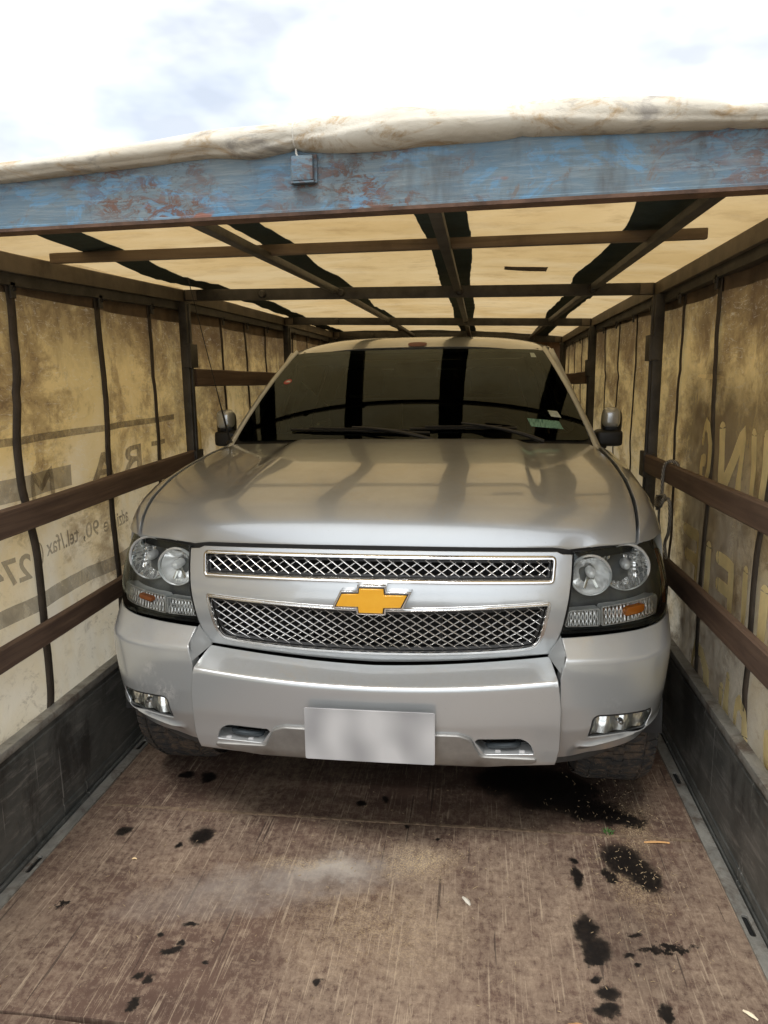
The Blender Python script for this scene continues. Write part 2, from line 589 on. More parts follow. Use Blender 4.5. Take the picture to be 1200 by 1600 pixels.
def m_print(name, col, tr=0.25, wear=0.5, yfade=None):
    """printed ink seen through the cloth: worn with transparency"""
    m = Mat(name)
    c = m.mix(m.ramp(m.noise(6, 8, 0.7, None, .5), [(0.4, 0.0), (0.7, 1.0)]), col, tuple(x * .7 for x in col))
    a = m.bsdf(c, 0.6)
    tl = m.n('ShaderNodeBsdfTranslucent', {'Color': c})
    mxn = m.n('ShaderNodeMixShader', {0: tr})
    m.t.links.new(a, mxn.inputs[1]); m.t.links.new(tl.outputs[0], mxn.inputs[2])
    tp = m.n('ShaderNodeBsdfTransparent')
    al = m.ramp(m.noise(12, 9, 0.75, m.co((1, 1, .6), (2, 2, 2)), .8), [(0.34, 1.0 - wear), (0.62, 1.0 - wear * .35)])
    if yfade:
        sy_ = m.n('ShaderNodeSeparateXYZ', {0: m.co((1, .1, 1))})
        al = m.math('MULTIPLY', al, m.ramp(sy_.outputs[1], [(yfade[0] / 10, yfade[2]), (yfade[1] / 10, 1.0)]))
        zz = m.math('ADD', m.math('MULTIPLY', sy_.outputs[2], .4), m.math('MULTIPLY', m.math('SUBTRACT', m.noise(4, 8, .7), .5), .22))
        al = m.math('MULTIPLY', al, m.ramp(zz, [(.60, 1.0), (.70, 0.0)]))
        ww = m.math('ADD', sy_.outputs[1], m.math('MULTIPLY', m.math('SUBTRACT', m.noise(4, 8, .7, m.co((1, 1, 1), (3, 3, 3))), .5), .05))
        al = m.math('MULTIPLY', al, m.ramp(ww, [(.338, 1.0), (.352, 0.0)]))
    mx2 = m.n('ShaderNodeMixShader', {0: al})
    m.t.links.new(tp.outputs[0], mx2.inputs[1]); m.t.links.new(mxn.outputs[0], mx2.inputs[2])
    return m.fin(mx2.outputs[0])


def m_wood(name, c0, c1, axis=1, rough=0.6):
    m = Mat(name)
    sc = [34, 34, 34]; sc[axis] = 1.2
    oi = m.n('ShaderNodeObjectInfo')
    g = m.n('ShaderNodeTexNoise', {'Scale': 1.0, 'Detail': 8, 'Roughness': 0.65, 'Distortion': 0.6, 'Vector': m.co(tuple(sc))})
    k = m.noise(3.5, 7, 0.65, m.co((1, .4, 1), (3, 1, 1)))
    c = m.mix(m.ramp(g.outputs['Fac'], [(0.35, 0.0), (0.65, 1.0)]), c0, c1)
    c = m.mix(m.ramp(k, [(0.5, 0.0), (0.75, 0.7)]), c, tuple(x * .35 for x in c0))
    chip = m.ramp(m.noise(30, 6, 0.8, m.co((1, .4, 1), (8, 1, 1))), [(0.68, 0.0), (0.73, 0.8)])
    c = m.mix(chip, c, (0.30, 0.20, 0.12))
    nrm = m.bump(g.outputs['Fac'], 0.4, 0.004)
    return m.fin(m.bsdf(c, rough, 0, nrm, Specular_IOR_Level=0.35))


def m_floor():
    m = Mat('worn_plywood')
    dark = m.mix(m.ramp(m.noise(5, 7, .6), [(0.3, 0.0), (0.7, 1.0)]), (0.076, 0.045, 0.034), (0.132, 0.082, 0.060))
    tan = m.mix(m.ramp(m.noise(8, 6, .6, m.co((1, 1, 1), (7, 7, 7))), [(0.3, 0.0), (0.7, 1.0)]), (0.385, 0.295, 0.21), (0.27, 0.20, 0.145))
    s0 = m.noise(1.5, 5, .55, m.co((1.2, .55, 1), (0.35, 1.2, 3)), .4)            # where it is worn through
    sep = m.n('ShaderNodeSeparateXYZ', {0: m.co()})
    near = m.ramp(sep.outputs[1], [(0.0, 0.20), (0.20, 0.14), (0.27, 0.0), (1.0, 0.0)])
    # y in metres/10 for the ramp
    yn = m.math('MULTIPLY', sep.outputs[1], 0.1)
    near = m.ramp(yn, [(0.0, 0.07), (0.19, 0.045), (0.26, 0.0), (1.0, 0.0)])
    s1 = m.noise(1.0, 10, .84, m.co((50, 20, 1)), .3)
    s2 = m.noise(1.0, 10, .8, m.co((10, 42, 1), (3, 3, 0)), .5)
    s3 = m.noise(34, 9, .8, m.co((1, 1, 1), (5, 2, 0)), .6)
    comb = m.math('ADD', m.math('MULTIPLY', s1, .42), m.math('ADD', m.math('MULTIPLY', s2, .2), m.math('MULTIPLY', s3, .38)))
    comb = m.math('ADD', comb, m.math('ADD', m.math('MULTIPLY', m.math('SUBTRACT', s0, .5), .38), near))
    wear = m.ramp(comb, [(0.49, 0.0), (0.56, 0.45), (0.65, 0.9)])
    c = m.mix(wear, dark, tan)
    # long straight scratches in a few directions
    for rz, loc, st in ((0.12, (0, 0, 0), .8), (-0.35, (4, 1, 0), .75), (0.75, (1, 6, 0), .7), (0.02, (9, 2, 0), .8), (-0.15, (2, 8, 0), .8), (1.45, (7, 5, 0), .7), (0.3, (6, 9, 0), .8), (-0.8, (3, 7, 0), .6)):
        ln = m.noise(1.0, 3, .5, m.co((95, 2.6, 1), loc, (0, 0, rz)), .5)
        msk = m.ramp(ln, [(0.665, 0.0), (0.70, st * .75)])
        msk = m.math('MULTIPLY', msk, m.ramp(s1, [(0.40, 0.15), (0.52, 1.0)]))
        c = m.mix(msk, c, (0.42, 0.33, 0.235))
    for rz, loc in ((0.2, (3, 0, 0)), (-0.1, (5, 3, 0))):
        ln = m.noise(1.0, 3, .5, m.co((60, 1.6, 1), loc, (0, 0, rz)), .15)
        c = m.mix(m.ramp(ln, [(0.69, 0.0), (0.71, .7)]), c, (0.035, 0.022, 0.018))
    # grey dust film and sawdust
    co = m.co()
    wob = m.n('ShaderNodeTexNoise', {'Scale': 9.0, 'Detail': 6, 'Roughness': .75, 'Vector': co})
    wv = m.n('ShaderNodeVectorMath', {0: wob.outputs['Color'], 1: (.5, .5, .5)}, operation='SUBTRACT')
    def blob(x, y, rx, ry, rot=0.0, jit=.10, soft=.35, pos=None):
        sc_ = m.n('ShaderNodeVectorMath', {0: wv.outputs[0], 1: (jit, jit, 0)}, operation='MULTIPLY')
        ad = m.n('ShaderNodeVectorMath', {0: co, 1: sc_.outputs[0]}, operation='ADD')
        sb = m.n('ShaderNodeVectorMath', {0: ad.outputs[0], 1: (x, y, 0)}, operation='SUBTRACT')
        mpn = m.n('ShaderNodeMapping', vector_type='POINT'); m.t.links.new(sb.outputs[0], mpn.inputs['Vector'])
        mpn.inputs['Rotation'].default_value = (0, 0, -rot)
        m2 = m.n('ShaderNodeVectorMath', {0: mpn.outputs[0], 1: (1 / rx, 1 / ry, 0)}, operation='MULTIPLY')
        ln_ = m.n('ShaderNodeVectorMath', {0: m2.outputs[0]}, operation='LENGTH')
        if soft == .28:
            return m.ramp(m.math('MULTIPLY', ln_.outputs['Value'], .5), [(0.28, 1.0), (0.38, .9), (0.45, .45), (0.56, 0.0)])
        return m.ramp(m.math('MULTIPLY', ln_.outputs['Value'], .5), [(0.5 * (1 - soft), 1.0), (0.5, 0.0)])
    dust = m.math('MULTIPLY', blob(-.30, 2.17, .62, .15, .35, .25, .9), m.ramp(m.noise(5, 8, .7), [(0.3, 0.2), (0.7, .9)]))
    c = m.mix(dust, c, (0.34, 0.30, 0.26))
    dust2 = m.math('MULTIPLY', blob(-.13, 2.26, .20, .07, .2, .2, .9), .7)
    c = m.mix(dust2, c, (0.46, 0.42, 0.37))
    for (x, y, rx, ry, st) in ((.16, 2.33, .17, .12, .9), (.90, 2.30, .10, .22, .6), (-.25, 2.28, .25, .06, .5), (.95, 2.62, .10, .22, .7), (.05, 2.0, .35, .25, .35)):
        saw = m.ramp(m.noise(190, 3, .8), [(0.48, 0.0), (0.60, 1.0)])
        sb_ = m.math('MULTIPLY', m.math('MULTIPLY', blob(x, y, rx, ry, 0, .25, .95), saw), st)
        c = m.mix(sb_, c, (0.62, 0.47, 0.26))
    chip = m.ramp(m.noise(230, 3, .7, m.co((1, 1, 1), (11, 0, 0))), [(0.70, 0.0), (0.72, .9)])
    c = m.mix(chip, c, (0.68, 0.60, 0.48))
    # oil, with shade below the vehicle's nose painted in
    oil = None
    spots = [(-.655, 2.39, .048, .060, 0, .05), (-.958, 2.385, .032, .035, .0, .05), (-.774, 2.79, .05, .05, 0, .06), (-.88, 2.79, .04, .032, 0, .06),
             (.66, 2.84, .23, .19, 0, .10), (.52, 2.90, .20, .14, 0, .10), (.80, 2.72, .17, .09, -.4, .12), (.92, 2.66, .10, .05, 0, .12),
             (.88, 2.40, .090, .115, .55, .07), (.93, 2.31, .06, .08, .3, .07), (.815, 2.31, .03, .045, 0, .07), (.70, 2.30, .02, .07, 0, .04), (.705, 2.38, .015, .02, 0, .04),
             (.70, 2.06, .042, .085, 0, .05), (.715, 1.98, .05, .06, 0, .05), (.70, 1.94, .03, .02, 0, .06), (.69, 1.87, .022, .018, .5, .05), (.72, 1.82, .045, .03, 0, .06), (.715, 1.765, .035, .03, 0, .06), (.70, 1.68, .04, .04, 0, .06),
             (-.523, 1.955, .03, .014, 0, .05), (-.55, 1.84, .035, .018, .3, .06), (-.53, 1.87, .015, .012, 0, .05), (-.60, 1.90, .012, .01, 0, .03), (-.60, 1.74, .022, .014, 0, .05), (-.56, 1.74, .016, .014, 0, .05), (-.57, 1.65, .016, .025, 0, .05),
             (-.43, 1.81, .010, .008, 0, .03), (-.08, 1.776, .016, .02, .2, .05), (.867, 1.77, .02, .04, 0, .05), (.81, 1.96, .02, .013, 0, .05), (.83, 1.93, .012, .012, 0, .04), (.92, 2.02, .09, .02, .3, .16), (.84, 2.06, .03, .02, 0, .12),
             (-.98, 2.0, .025, .012, .5, .12), (.10, 2.52, .01, .015, 0, .03), (.22, 2.46, .012, .01, 0, .03), (-.72, 2.32, .02, .02, 0, .05), (-.1, 2.66, .02, .02, 0, .05), (.0, 2.70, .02, .03, 0, .05)]
    for sp_ in spots:
        b = blob(*sp_[:5], jit=sp_[5] * 1.8, soft=.28)
        oil = b if oil is None else m.math('MAXIMUM', oil, b)
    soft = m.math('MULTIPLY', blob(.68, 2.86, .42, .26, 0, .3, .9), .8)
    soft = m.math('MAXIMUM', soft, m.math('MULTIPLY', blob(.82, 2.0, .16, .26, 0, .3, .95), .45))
    soft = m.math('MAXIMUM', soft, m.math('MULTIPLY', blob(0, 2.95, 1.0, .32, 0, .3, .9), .35))  # painted shade: soft dark ellipse as wide as the vehicle
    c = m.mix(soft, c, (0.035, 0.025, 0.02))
    oil2 = m.math('MULTIPLY', oil, m.ramp(s3, [(0.30, 0.9), (0.5, 1.0)]))
    c = m.mix(m.math('POWER', oil2, 1.3), c, (0.010, 0.008, 0.007))
    rough = m.math('SUBTRACT', 0.62, m.math('MULTIPLY', oil, 0.20))
    hgt = m.math('ADD', m.math('MULTIPLY', comb, 1.0), m.math('MULTIPLY', s3, .4))
    nrm = m.bump(hgt, 0.35, 0.004)
    return m.fin(m.bsdf(c, rough, 0, nrm, Specular_IOR_Level=0.35))


def m_blue():
    m = Mat('weathered_blue_paint')
    str_ = m.noise(1.0, 9, .74, m.co((5, 60, 95), (1, 1, 1)), .5)
    big = m.noise(2.6, 8, .65, m.co((1, 1, 2)), .5)
    c = m.mix(m.ramp(big, [(0.36, 0.0), (0.60, 1.0)]), (0.058, 0.128, 0.190), (0.105, 0.138, 0.150))
    br = m.noise(7, 7, .7, m.co((.8, 1, 1.5), (8, 2, 5)), .8)
    c = m.mix(m.ramp(br, [(0.54, 0.0), (0.60, .8)]), c, (0.075, 0.19, 0.30))
    c = m.mix(m.ramp(str_, [(0.47, 0.0), (0.66, .45)]), c, (0.23, 0.255, 0.25))
    d = m.noise(9, 10, .8, m.co((1, 1, 1.3), (4, 2, 2)), 1.2)
    c = m.mix(m.ramp(d, [(0.57, 0.0), (0.63, .7)]), c, (0.12, 0.085, 0.06))
    r = m.noise(34, 8, .8, m.co((.5, 1, 1), (2, 8, 2)), .8)
    rust = m.math('MULTIPLY', m.ramp(r, [(0.48, 0.0), (0.54, 1.0)]), m.ramp(m.noise(3.0, 5, .6, m.co((1, 1, 2), (7, 7, 1))), [(0.48, 0.0), (0.62, .9)]))
    c = m.mix(rust, c, (0.12, 0.052, 0.028))
    big_r = m.ramp(m.noise(5, 3, .5, m.co((1, 1, 3), (1.7, 3, 3)), .3), [(0.66, 0.0), (0.69, .9)])
    c = m.mix(big_r, c, (0.20, 0.07, 0.035))
    dk = m.noise(12, 6, .6, m.co((1, 1, .3), (1, 3, 9)))
    c = m.mix(m.ramp(dk, [(0.56, 0.0), (0.72, .7)]), c, (0.05, 0.05, 0.048))
    return m.fin(m.bsdf(c, m.math('ADD', .5, m.math('MULTIPLY', rust, .3)), 0, m.bump(m.math('ADD', str_, rust), .4, .003)))


def m_glass(name, tint, rough=0.0, fac=1.0, ior=1.5):
    m = Mat(name)
    fr = m.n('ShaderNodeFresnel', {'IOR': ior})
    tp = m.n('ShaderNodeBsdfTransparent', {'Color': (*tint, 1)})
    gl = m.n('ShaderNodeBsdfGlossy', {'Color': (fac * .9, fac, fac * .97, 1), 'Roughness': rough})
    mxn = m.n('ShaderNodeMixShader', {0: fr.outputs[0]})
    m.t.links.new(tp.outputs[0], mxn.inputs[1]); m.t.links.new(gl.outputs[0], mxn.inputs[2])
    return m.fin(mxn.outputs[0])


PAINT = m_paint()
TARP_S = m_tarp('stained_side_tarpaulin', 'side')
TARP_R = m_tarp('yellowed_roof_tarpaulin', 'roof')
FLOOR = m_floor()
BLUE = m_blue()
SLAT = m_wood('brown_slat_wood', (0.070, 0.043, 0.032), (0.15, 0.098, 0.067))
PLANKW = m_wood('old_brown_board', (0.11, 0.06, 0.03), (0.19, 0.11, 0.055), axis=2)
STEEL_D = simple('dark_frame_steel', (0.055, 0.05, 0.043), 0.55, 0.3, .5, 9, .15)
RAILP = simple('brown_painted_rail', (0.13, 0.105, 0.075), 0.6, 0.1, .4, 7, .15)
WEB_G = simple('dark_green_webbing', (0.018, 0.035, 0.032), 0.85, 0, .3, 30, .3)
WEB_S = simple('dark_curtain_webbing', (0.055, 0.042, 0.030), 0.85, 0, .4, 14, .3)
SLATE = None
BLACK = simple('black_plastic', (0.012, 0.012, 0.012), 0.45, 0, .3, 20)
VOID = simple('engine_bay_black', (0.004, 0.004, 0.004), 0.9, 0, .2, 10)
GREYPL = simple('dark_grey_plastic', (0.05, 0.052, 0.052), 0.55, 0, .3, 14, .1)
RUBBER = None
CHROME = simple('chrome_trim', (0.80, 0.80, 0.79), 0.20, 1.0, .08, 14)
WIRE = simple('satin_chrome_wire', (0.72, 0.71, 0.69), 0.26, 0.9, .15, 40)
GOLD = Mat('gold_emblem')
_g = GOLD.mix(GOLD.ramp(GOLD.noise(14, 4), [(0.3, 0.0), (0.7, 1.0)]), (0.95, 0.50, 0.03), (0.88, 0.42, 0.02))
GOLD = GOLD.fin(GOLD.bsdf(_g, 0.32, 0.15, Coat_Weight=0.8, Coat_Roughness=0.05))
GLASSW = m_glass('tinted_windshield_glass', (0.13, 0.16, 0.14), 0.0, .72, 1.52)
GLASSD = m_glass('dark_door_glass', (0.05, 0.06, 0.055), 0.0, .95, 1.52)
LENS = m_glass('clear_lens', (0.93, 0.94, 0.93), 0.04, .9, 1.4)
REFL = simple('lamp_reflector', (0.97, 0.97, 0.96), 0.12, 0.7, .03, 20)
HOUS = simple('lamp_housing', (0.12, 0.127, 0.127), 0.35, 0.2, .2, 12)
AMBER = Mat('amber_bulb_cover')
AMBER = AMBER.fin(AMBER.bsdf((0.95, 0.28, 0.02), 0.12, 0.0, Transmission_Weight=0.35, Coat_Weight=1.0))


def m_rubber():
    m = Mat('dusty_tyre_rubber')
    d = m.noise(16, 9, .75, m.co((1, 1, 1), (3, 1, 2)), .5)
    c = m.mix(m.ramp(d, [(0.45, 0.0), (0.7, .75)]), (0.040, 0.040, 0.039), (0.22, 0.15, 0.095))
    sp_ = m.ramp(m.noise(150, 3, .7), [(0.66, 0.0), (0.7, .8)])
    c = m.mix(sp_, c, (0.42, 0.31, 0.19))
    return m.fin(m.bsdf(c, .85, 0, m.bump(m.noise(60, 5), .3, .003)))


def m_board():
    m = Mat('scuffed_grey_board')
    a = m.noise(4, 7, .65, m.co((1, 1, 1.5)), .5)
    c = m.mix(m.ramp(a, [(0.35, 0.0), (0.7, 1.0)]), (0.075, 0.080, 0.075), (0.17, 0.17, 0.155))
    v = m.noise(1, 8, .75, m.co((30, 5, 34), (1, 2, 3)), .6)
    c = m.mix(m.ramp(v, [(0.52, 0.0), (0.66, .65)]), c, (0.30, 0.29, 0.265))
    sc_ = m.noise(1, 3, .5, m.co((1, 46, 1.5), (3, 1, 1), (.25, 0, 0)), .2)
    c = m.mix(m.ramp(sc_, [(0.66, 0.0), (0.69, .65)]), c, (0.50, 0.49, 0.45))
    dk = m.noise(3, 6, .7, m.co((1, 1.5, .7), (7, 7, 7)), .3)
    c = m.mix(m.ramp(dk, [(0.50, 0.0), (0.62, .75)]), c, (0.03, 0.028, 0.026))
    rs = m.noise(11, 8, .7, m.co((1, 1, 1), (1, 8, 2)))
    c = m.mix(m.ramp(rs, [(0.64, 0.0), (0.72, .5)]), c, (0.12, 0.065, 0.035))
    return m.fin(m.bsdf(c, .42, .2, m.bump(m.math('ADD', a, v), .2, .004)))


def m_galv():
    m = Mat('worn_galvanised_edge')
    a = m.noise(14, 7, .7, m.co((1, .6, 1)), .5)
    c = m.mix(m.ramp(a, [(0.35, 0.0), (0.7, 1.0)]), (0.21, 0.205, 0.185), (0.40, 0.385, 0.34))
    d = m.noise(9, 8, .75, m.co((1, 1, 1), (4, 4, 4)), .5)
    c = m.mix(m.ramp(d, [(0.5, 0.0), (0.66, .8)]), c, (0.10, 0.065, 0.045))
    return m.fin(m.bsdf(c, .5, .35, m.bump(a, .2, .003)))


def m_roll():
    m = Mat('dirty_rolled_tarpaulin')
    a = m.noise(3, 8, .65, m.co((1, 1, 1)), .6)
    c = m.mix(m.ramp(a, [(0.35, 0.0), (0.65, 1.0)]), (0.60, 0.565, 0.48), (0.47, 0.42, 0.33))
    b = m.noise(9, 9, .75, m.co((.8, 1.4, 1.4), (4, 1, 1)), 1.0)
    c = m.mix(m.ramp(b, [(0.52, 0.0), (0.64, .75)]), c, (0.33, 0.21, 0.09))
    g = m.noise(5, 7, .7, m.co((1, 2, 3), (8, 1, 1)), .8)
    c = m.mix(m.ramp(g, [(0.55, 0.0), (0.66, .7)]), c, (0.17, 0.155, 0.14))
    wr = m.noise(9, 5, .6, m.co((.7, 1, 1), (5, 5, 5)), .6)
    nrm = m.bump(wr, .3, .02)
    nrm = m.bump(m.noise(400, 2, .5), .25, .002, nrm)
    return m.fin(m.bsdf(c, .65, 0, nrm, Specular_IOR_Level=.3))


RUBBER = m_rubber(); BOARD = m_board(); GALV = m_galv(); ROLL = m_roll()

# ================================================================== SETTING
# ground outside the trailer (bed stands 1.2 m above it)
gm = Mat('yard_asphalt')
_c = gm.mix(gm.ramp(gm.noise(.6, 8, .6), [(0.3, 0.0), (0.7, 1.0)]), (0.05, 0.05, 0.05), (0.11, 0.105, 0.095))
GROUNDM = gm.fin(gm.bsdf(_c, .9, 0, gm.bump(gm.noise(30, 6), .4, .01)))
g = MB()
N = 24
rows = []
for i in range(N + 1):
    row = []
    for j in range(N + 1):
        x = math.copysign(abs((i / N * 2 - 1)) ** 2.2, i / N * 2 - 1) * 900
        y = math.copysign(abs((j / N * 2 - 1)) ** 2.2, j / N * 2 - 1) * 900
        row.append((x, y, -1.25 + (0.05 * noise.noise((x * .05, y * .05, 0)) if abs(x) < 300 and abs(y) < 300 else 0)))
    rows.append(row)
tag(g.grid(rows).build('ground', GROUNDM), 'asphalt yard below and around the trailer', None, kind='structure')

Y0, Y1 = -0.75, 8.45          # trailer bed ends
# floor of plywood panels
fl = empty('floor'); tag(fl, 'worn brown plywood trailer floor with oil stains and scratches', None, kind='structure')


def floor_panel(y0, y1, x0, x1, mat, z=0.0, jit=0.0):
    mb = MB()
    nx, ny = 14, 10
    top = []
    for i in range(nx + 1):
        r = []
        for j in range(ny + 1):
            x = lerp(x0, x1, i / nx); y = lerp(y0, y1, j / ny)
            e = 0.0
            if j == 0: y += jit * noise.noise((x * 9, y0, 3))
            if j == ny: y += jit * noise.noise((x * 9, y1, 5))
            r.append((x, y, z + .0012 * noise.noise((x * 3, y * 3, 1)) + e))
        top.append(r)
    mb.grid(top)
    # skirt
    ring = [top[i][0] for i in range(nx + 1)] + [top[nx][j] for j in range(1, ny + 1)] + [top[i][ny] for i in range(nx - 1, -1, -1)] + [top[0][j] for j in range(ny - 1, 0, -1)]
    mb.grid([ring, [(p[0], p[1], -.022) for p in ring]], close_v=True)
    return mb.build('floor_panel', mat, fl, angle=30)


floor_panel(2.549, 5.05, -1.165, 1.178, FLOOR, .0, .006)
floor_panel(1.585, 2.541, -1.178, 1.172, FLOOR, .003, .006)
PALE = m_wood('pale_plywood_edge', (0.42, 0.26, 0.12), (0.55, 0.37, 0.19), axis=0)
floor_panel(Y0, 1.578, -1.178, 1.172, FLOOR, .0, .01)
floor_panel(5.058, Y1 - .05, -1.165, 1.178, FLOOR, .001, .006)
mb = MB(); mb.box((-1.3, Y0, -.20), (1.3, Y1, -.024)); mb.build('subframe', STEEL_D, fl)
mb = MB()
# splintered raised lip along the joint between the panels
random.seed(3)
for k in range(150):
    x = -1.12 + 2.26 * k / 150
    h = .002 + .003 * random.random()
    mb.box((x, 2.5415 - .004 * random.random(), -.01), (x + .014, 2.549 + .004 * random.random(), h + .003))
jo = mb.build('joint_strip', simple('dusty_joint', (0.20, 0.14, 0.09), .8, 0, .5, 30), fl)

# ---------------------------------------------------------------- floor edge rails with slots, dropside boards
for sgn, side in ((-1, 'left'), (1, 'right')):
    xi = 1.205 if sgn < 0 else 1.195        # inner face of the board at floor
    xe = 1.166 if sgn < 0 else 1.174        # inner edge of the metal strip
    if sgn < 0: xf0, xf1 = 1.235, 1.195
    root = empty('floor_edge_rail', (sgn * xi, 2.5, 0))
    tag(root, f'slotted worn metal edge rail along the {side} side of the floor', 'metal rail', 'floor edge rails')
    out2 = [(-.0, Y0), (.045, Y0), (.045, Y1 - .1), (0, Y1 - .1)]
    slots = []
    ys = (2.163, 3.02, 1.3, 3.9, 4.75, 5.6) if sgn < 0 else (2.125, 2.973, 1.28, 3.82, 4.67, 5.5)
    for ysl in ys:
        slots.append(rounded([(.012, ysl - .045), (.030, ysl - .045), (.030, ysl + .045), (.012, ysl + .045)], .008, 4))
    xm = (xe - .002) * sgn
    f = lambda u, v: (xm + sgn * u, v, .0085)
    o = panel(out2, f, slots, res=.05, thick=.008, edge=.0015, gap=0, hole_gap=0, out=lambda p: (0, 0, 1)).build('slotted_strip', GALV, root)
    o.matrix_parent_inverse = root.matrix_basis.inverted()
    # raised bead lines next to the board
    mb = MB()
    mb.box((min(sgn * (xe + .046), sgn * (xe + .058)), Y0, 0), (max(sgn * (xe + .046), sgn * (xe + .058)), Y1 - .1, .018), .003)
    o = mb.build('bead', BOARD, root); o.matrix_parent_inverse = root.matrix_basis.inverted()
    mb = MB(); mb.box((min(sgn * xe, sgn * 1.24), Y0, -.02), (max(sgn * xe, sgn * 1.24), Y1 - .1, -.004)); o = mb.build('slot_bottom', VOID, root); o.matrix_parent_inverse = root.matrix_basis.inverted()

    # dropside board: extruded profile with long ribs
    root = empty('dropside_board', (sgn * 1.23, 2.5, 0))
    tag(root, f'scuffed dark grey dropside board at the foot of the {side} curtain', 'dropside board', 'dropside boards')
    prof = [(1.226, .0), (1.226, .03), (1.222, .034), (1.222, .062), (1.226, .066), (1.226, .092), (1.222, .096), (1.222, .40), (1.226, .405), (1.226, .428),
            (1.250, .428), (1.250, 0)]
    yy = [Y0, 3.93, 3.975, Y1 - .1]
    mb = MB()
    for (ya, yb) in ((Y0, 1.2), (1.206, 3.96), (3.972, 6.0), (6.01, Y1 - .1)):
        A = [(sgn * x, ya, z) for x, z in prof]; B = [(sgn * x, yb, z) for x, z in prof]
        nseg = 12
        rws = [[(sgn * x + (.0025 * noise.noise((yk * 1.7, z * 3, sgn)) if x < 1.23 else 0), yk, z) for x, z in prof] for yk in [lerp(ya, yb, k / nseg) for k in range(nseg + 1)]]
        mb.grid(rws, close_v=True)
    o = mb.build('board', BOARD, root, angle=25); o.matrix_parent_inverse = root.matrix_basis.inverted()
    mb = MB(); mb.box((min(sgn * 1.214, sgn * 1.258), Y0, .430), (max(sgn * 1.214, sgn * 1.258), Y1 - .1, .462), .005)
    o = mb.build('top_rim', GALV, root); o.matrix_parent_inverse = root.matrix_basis.inverted()

# ---------------------------------------------------------------- side curtains
STRAP_L = [1.42, 1.96, 2.46, 3.07, 3.58, 4.62, 5.12, 5.62, 6.45, 7.0, 7.6, .9, .38, -.15]
STRAP_R = [1.40, 1.93, 2.46, 3.035, 3.55, 4.10, 4.56, 5.10, 5.6, 6.35, 6.85, 7.35, 7.85, .88, .36, -.16]


def curtain_x(sgn, y, z):
    st = STRAP_L if sgn < 0 else STRAP_R
    d = min(abs(y - s_) for s_ in st)
    bulge = .022 * (1 - math.exp(-(d / .13) ** 2))
    w = .010 * noise.noise((y * 2.3, z * 1.1, 3 * sgn)) + .006 * noise.noise((y * 7.1, z * 2.6, 5 * sgn)) + .004 * noise.noise((y * 2.0, z * 9.0, 11 * sgn))
    w += .009 * noise.noise((y * 9 + z * 4.5, z * 1.4 - y, 21 * sgn)) * (1 - math.exp(-(d / .12) ** 2))
    crease = .006 * math.exp(-((z - 1.66 - .02 * math.sin(y * 2)) / .012) ** 2)
    return sgn * (1.262 + bulge + w + crease)


def text_outlines(body, size, bold=0.0):
    cu = bpy.data.curves.new('lettering_curve', 'FONT')
    cu.body = body; cu.size = size; cu.offset = bold; cu.resolution_u = 3
    o = bpy.data.objects.new('lettering_tmp', cu); COL.objects.link(o)
    dg = bpy.context.evaluated_depsgraph_get()
    me = o.evaluated_get(dg).to_mesh()
    bm = bmesh.new(); bm.from_mesh(me)
    o.evaluated_get(dg).to_mesh_clear()
    bpy.data.objects.remove(o)
    return bm


def text_on_curtain(sgn, body, y_start, z0, h, width, mat, parent, bold=0.0, ydir=1, name='lettering', step=.03, off=.003):
    """prints body on the curtain, running along y from y_start; ydir is the reading direction along y"""
    bm = text_outlines(body, 1.0, bold)
    xs = [v.co.x for v in bm.verts]; zs = [v.co.y for v in bm.verts]
    x0, x1, z_0, z_1 = min(xs), max(xs), min(zs), max(zs)
    sx = width / (x1 - x0); sz = h / (z_1 - z_0)
    for v in bm.verts: v.co = Vector(((v.co.x - x0) * sx, (v.co.y - z_0) * sz, 0))
    for ax, L in ((0, width), (1, h)):
        k = step
        while k < L:
            nrm = Vector((1, 0, 0)) if ax == 0 else Vector((0, 1, 0))
            bmesh.ops.bisect_plane(bm, geom=bm.verts[:] + bm.edges[:] + bm.faces[:], plane_co=nrm * k, plane_no=nrm)
            k += step
    for v in bm.verts:
        y = y_start + ydir * v.co.x; z = z0 + v.co.y
        v.co = Vector((curtain_x(sgn, y, z) - sgn * off, y, z))
    mb = MB().addbm(bm)
    return mb.build(name, mat, parent)


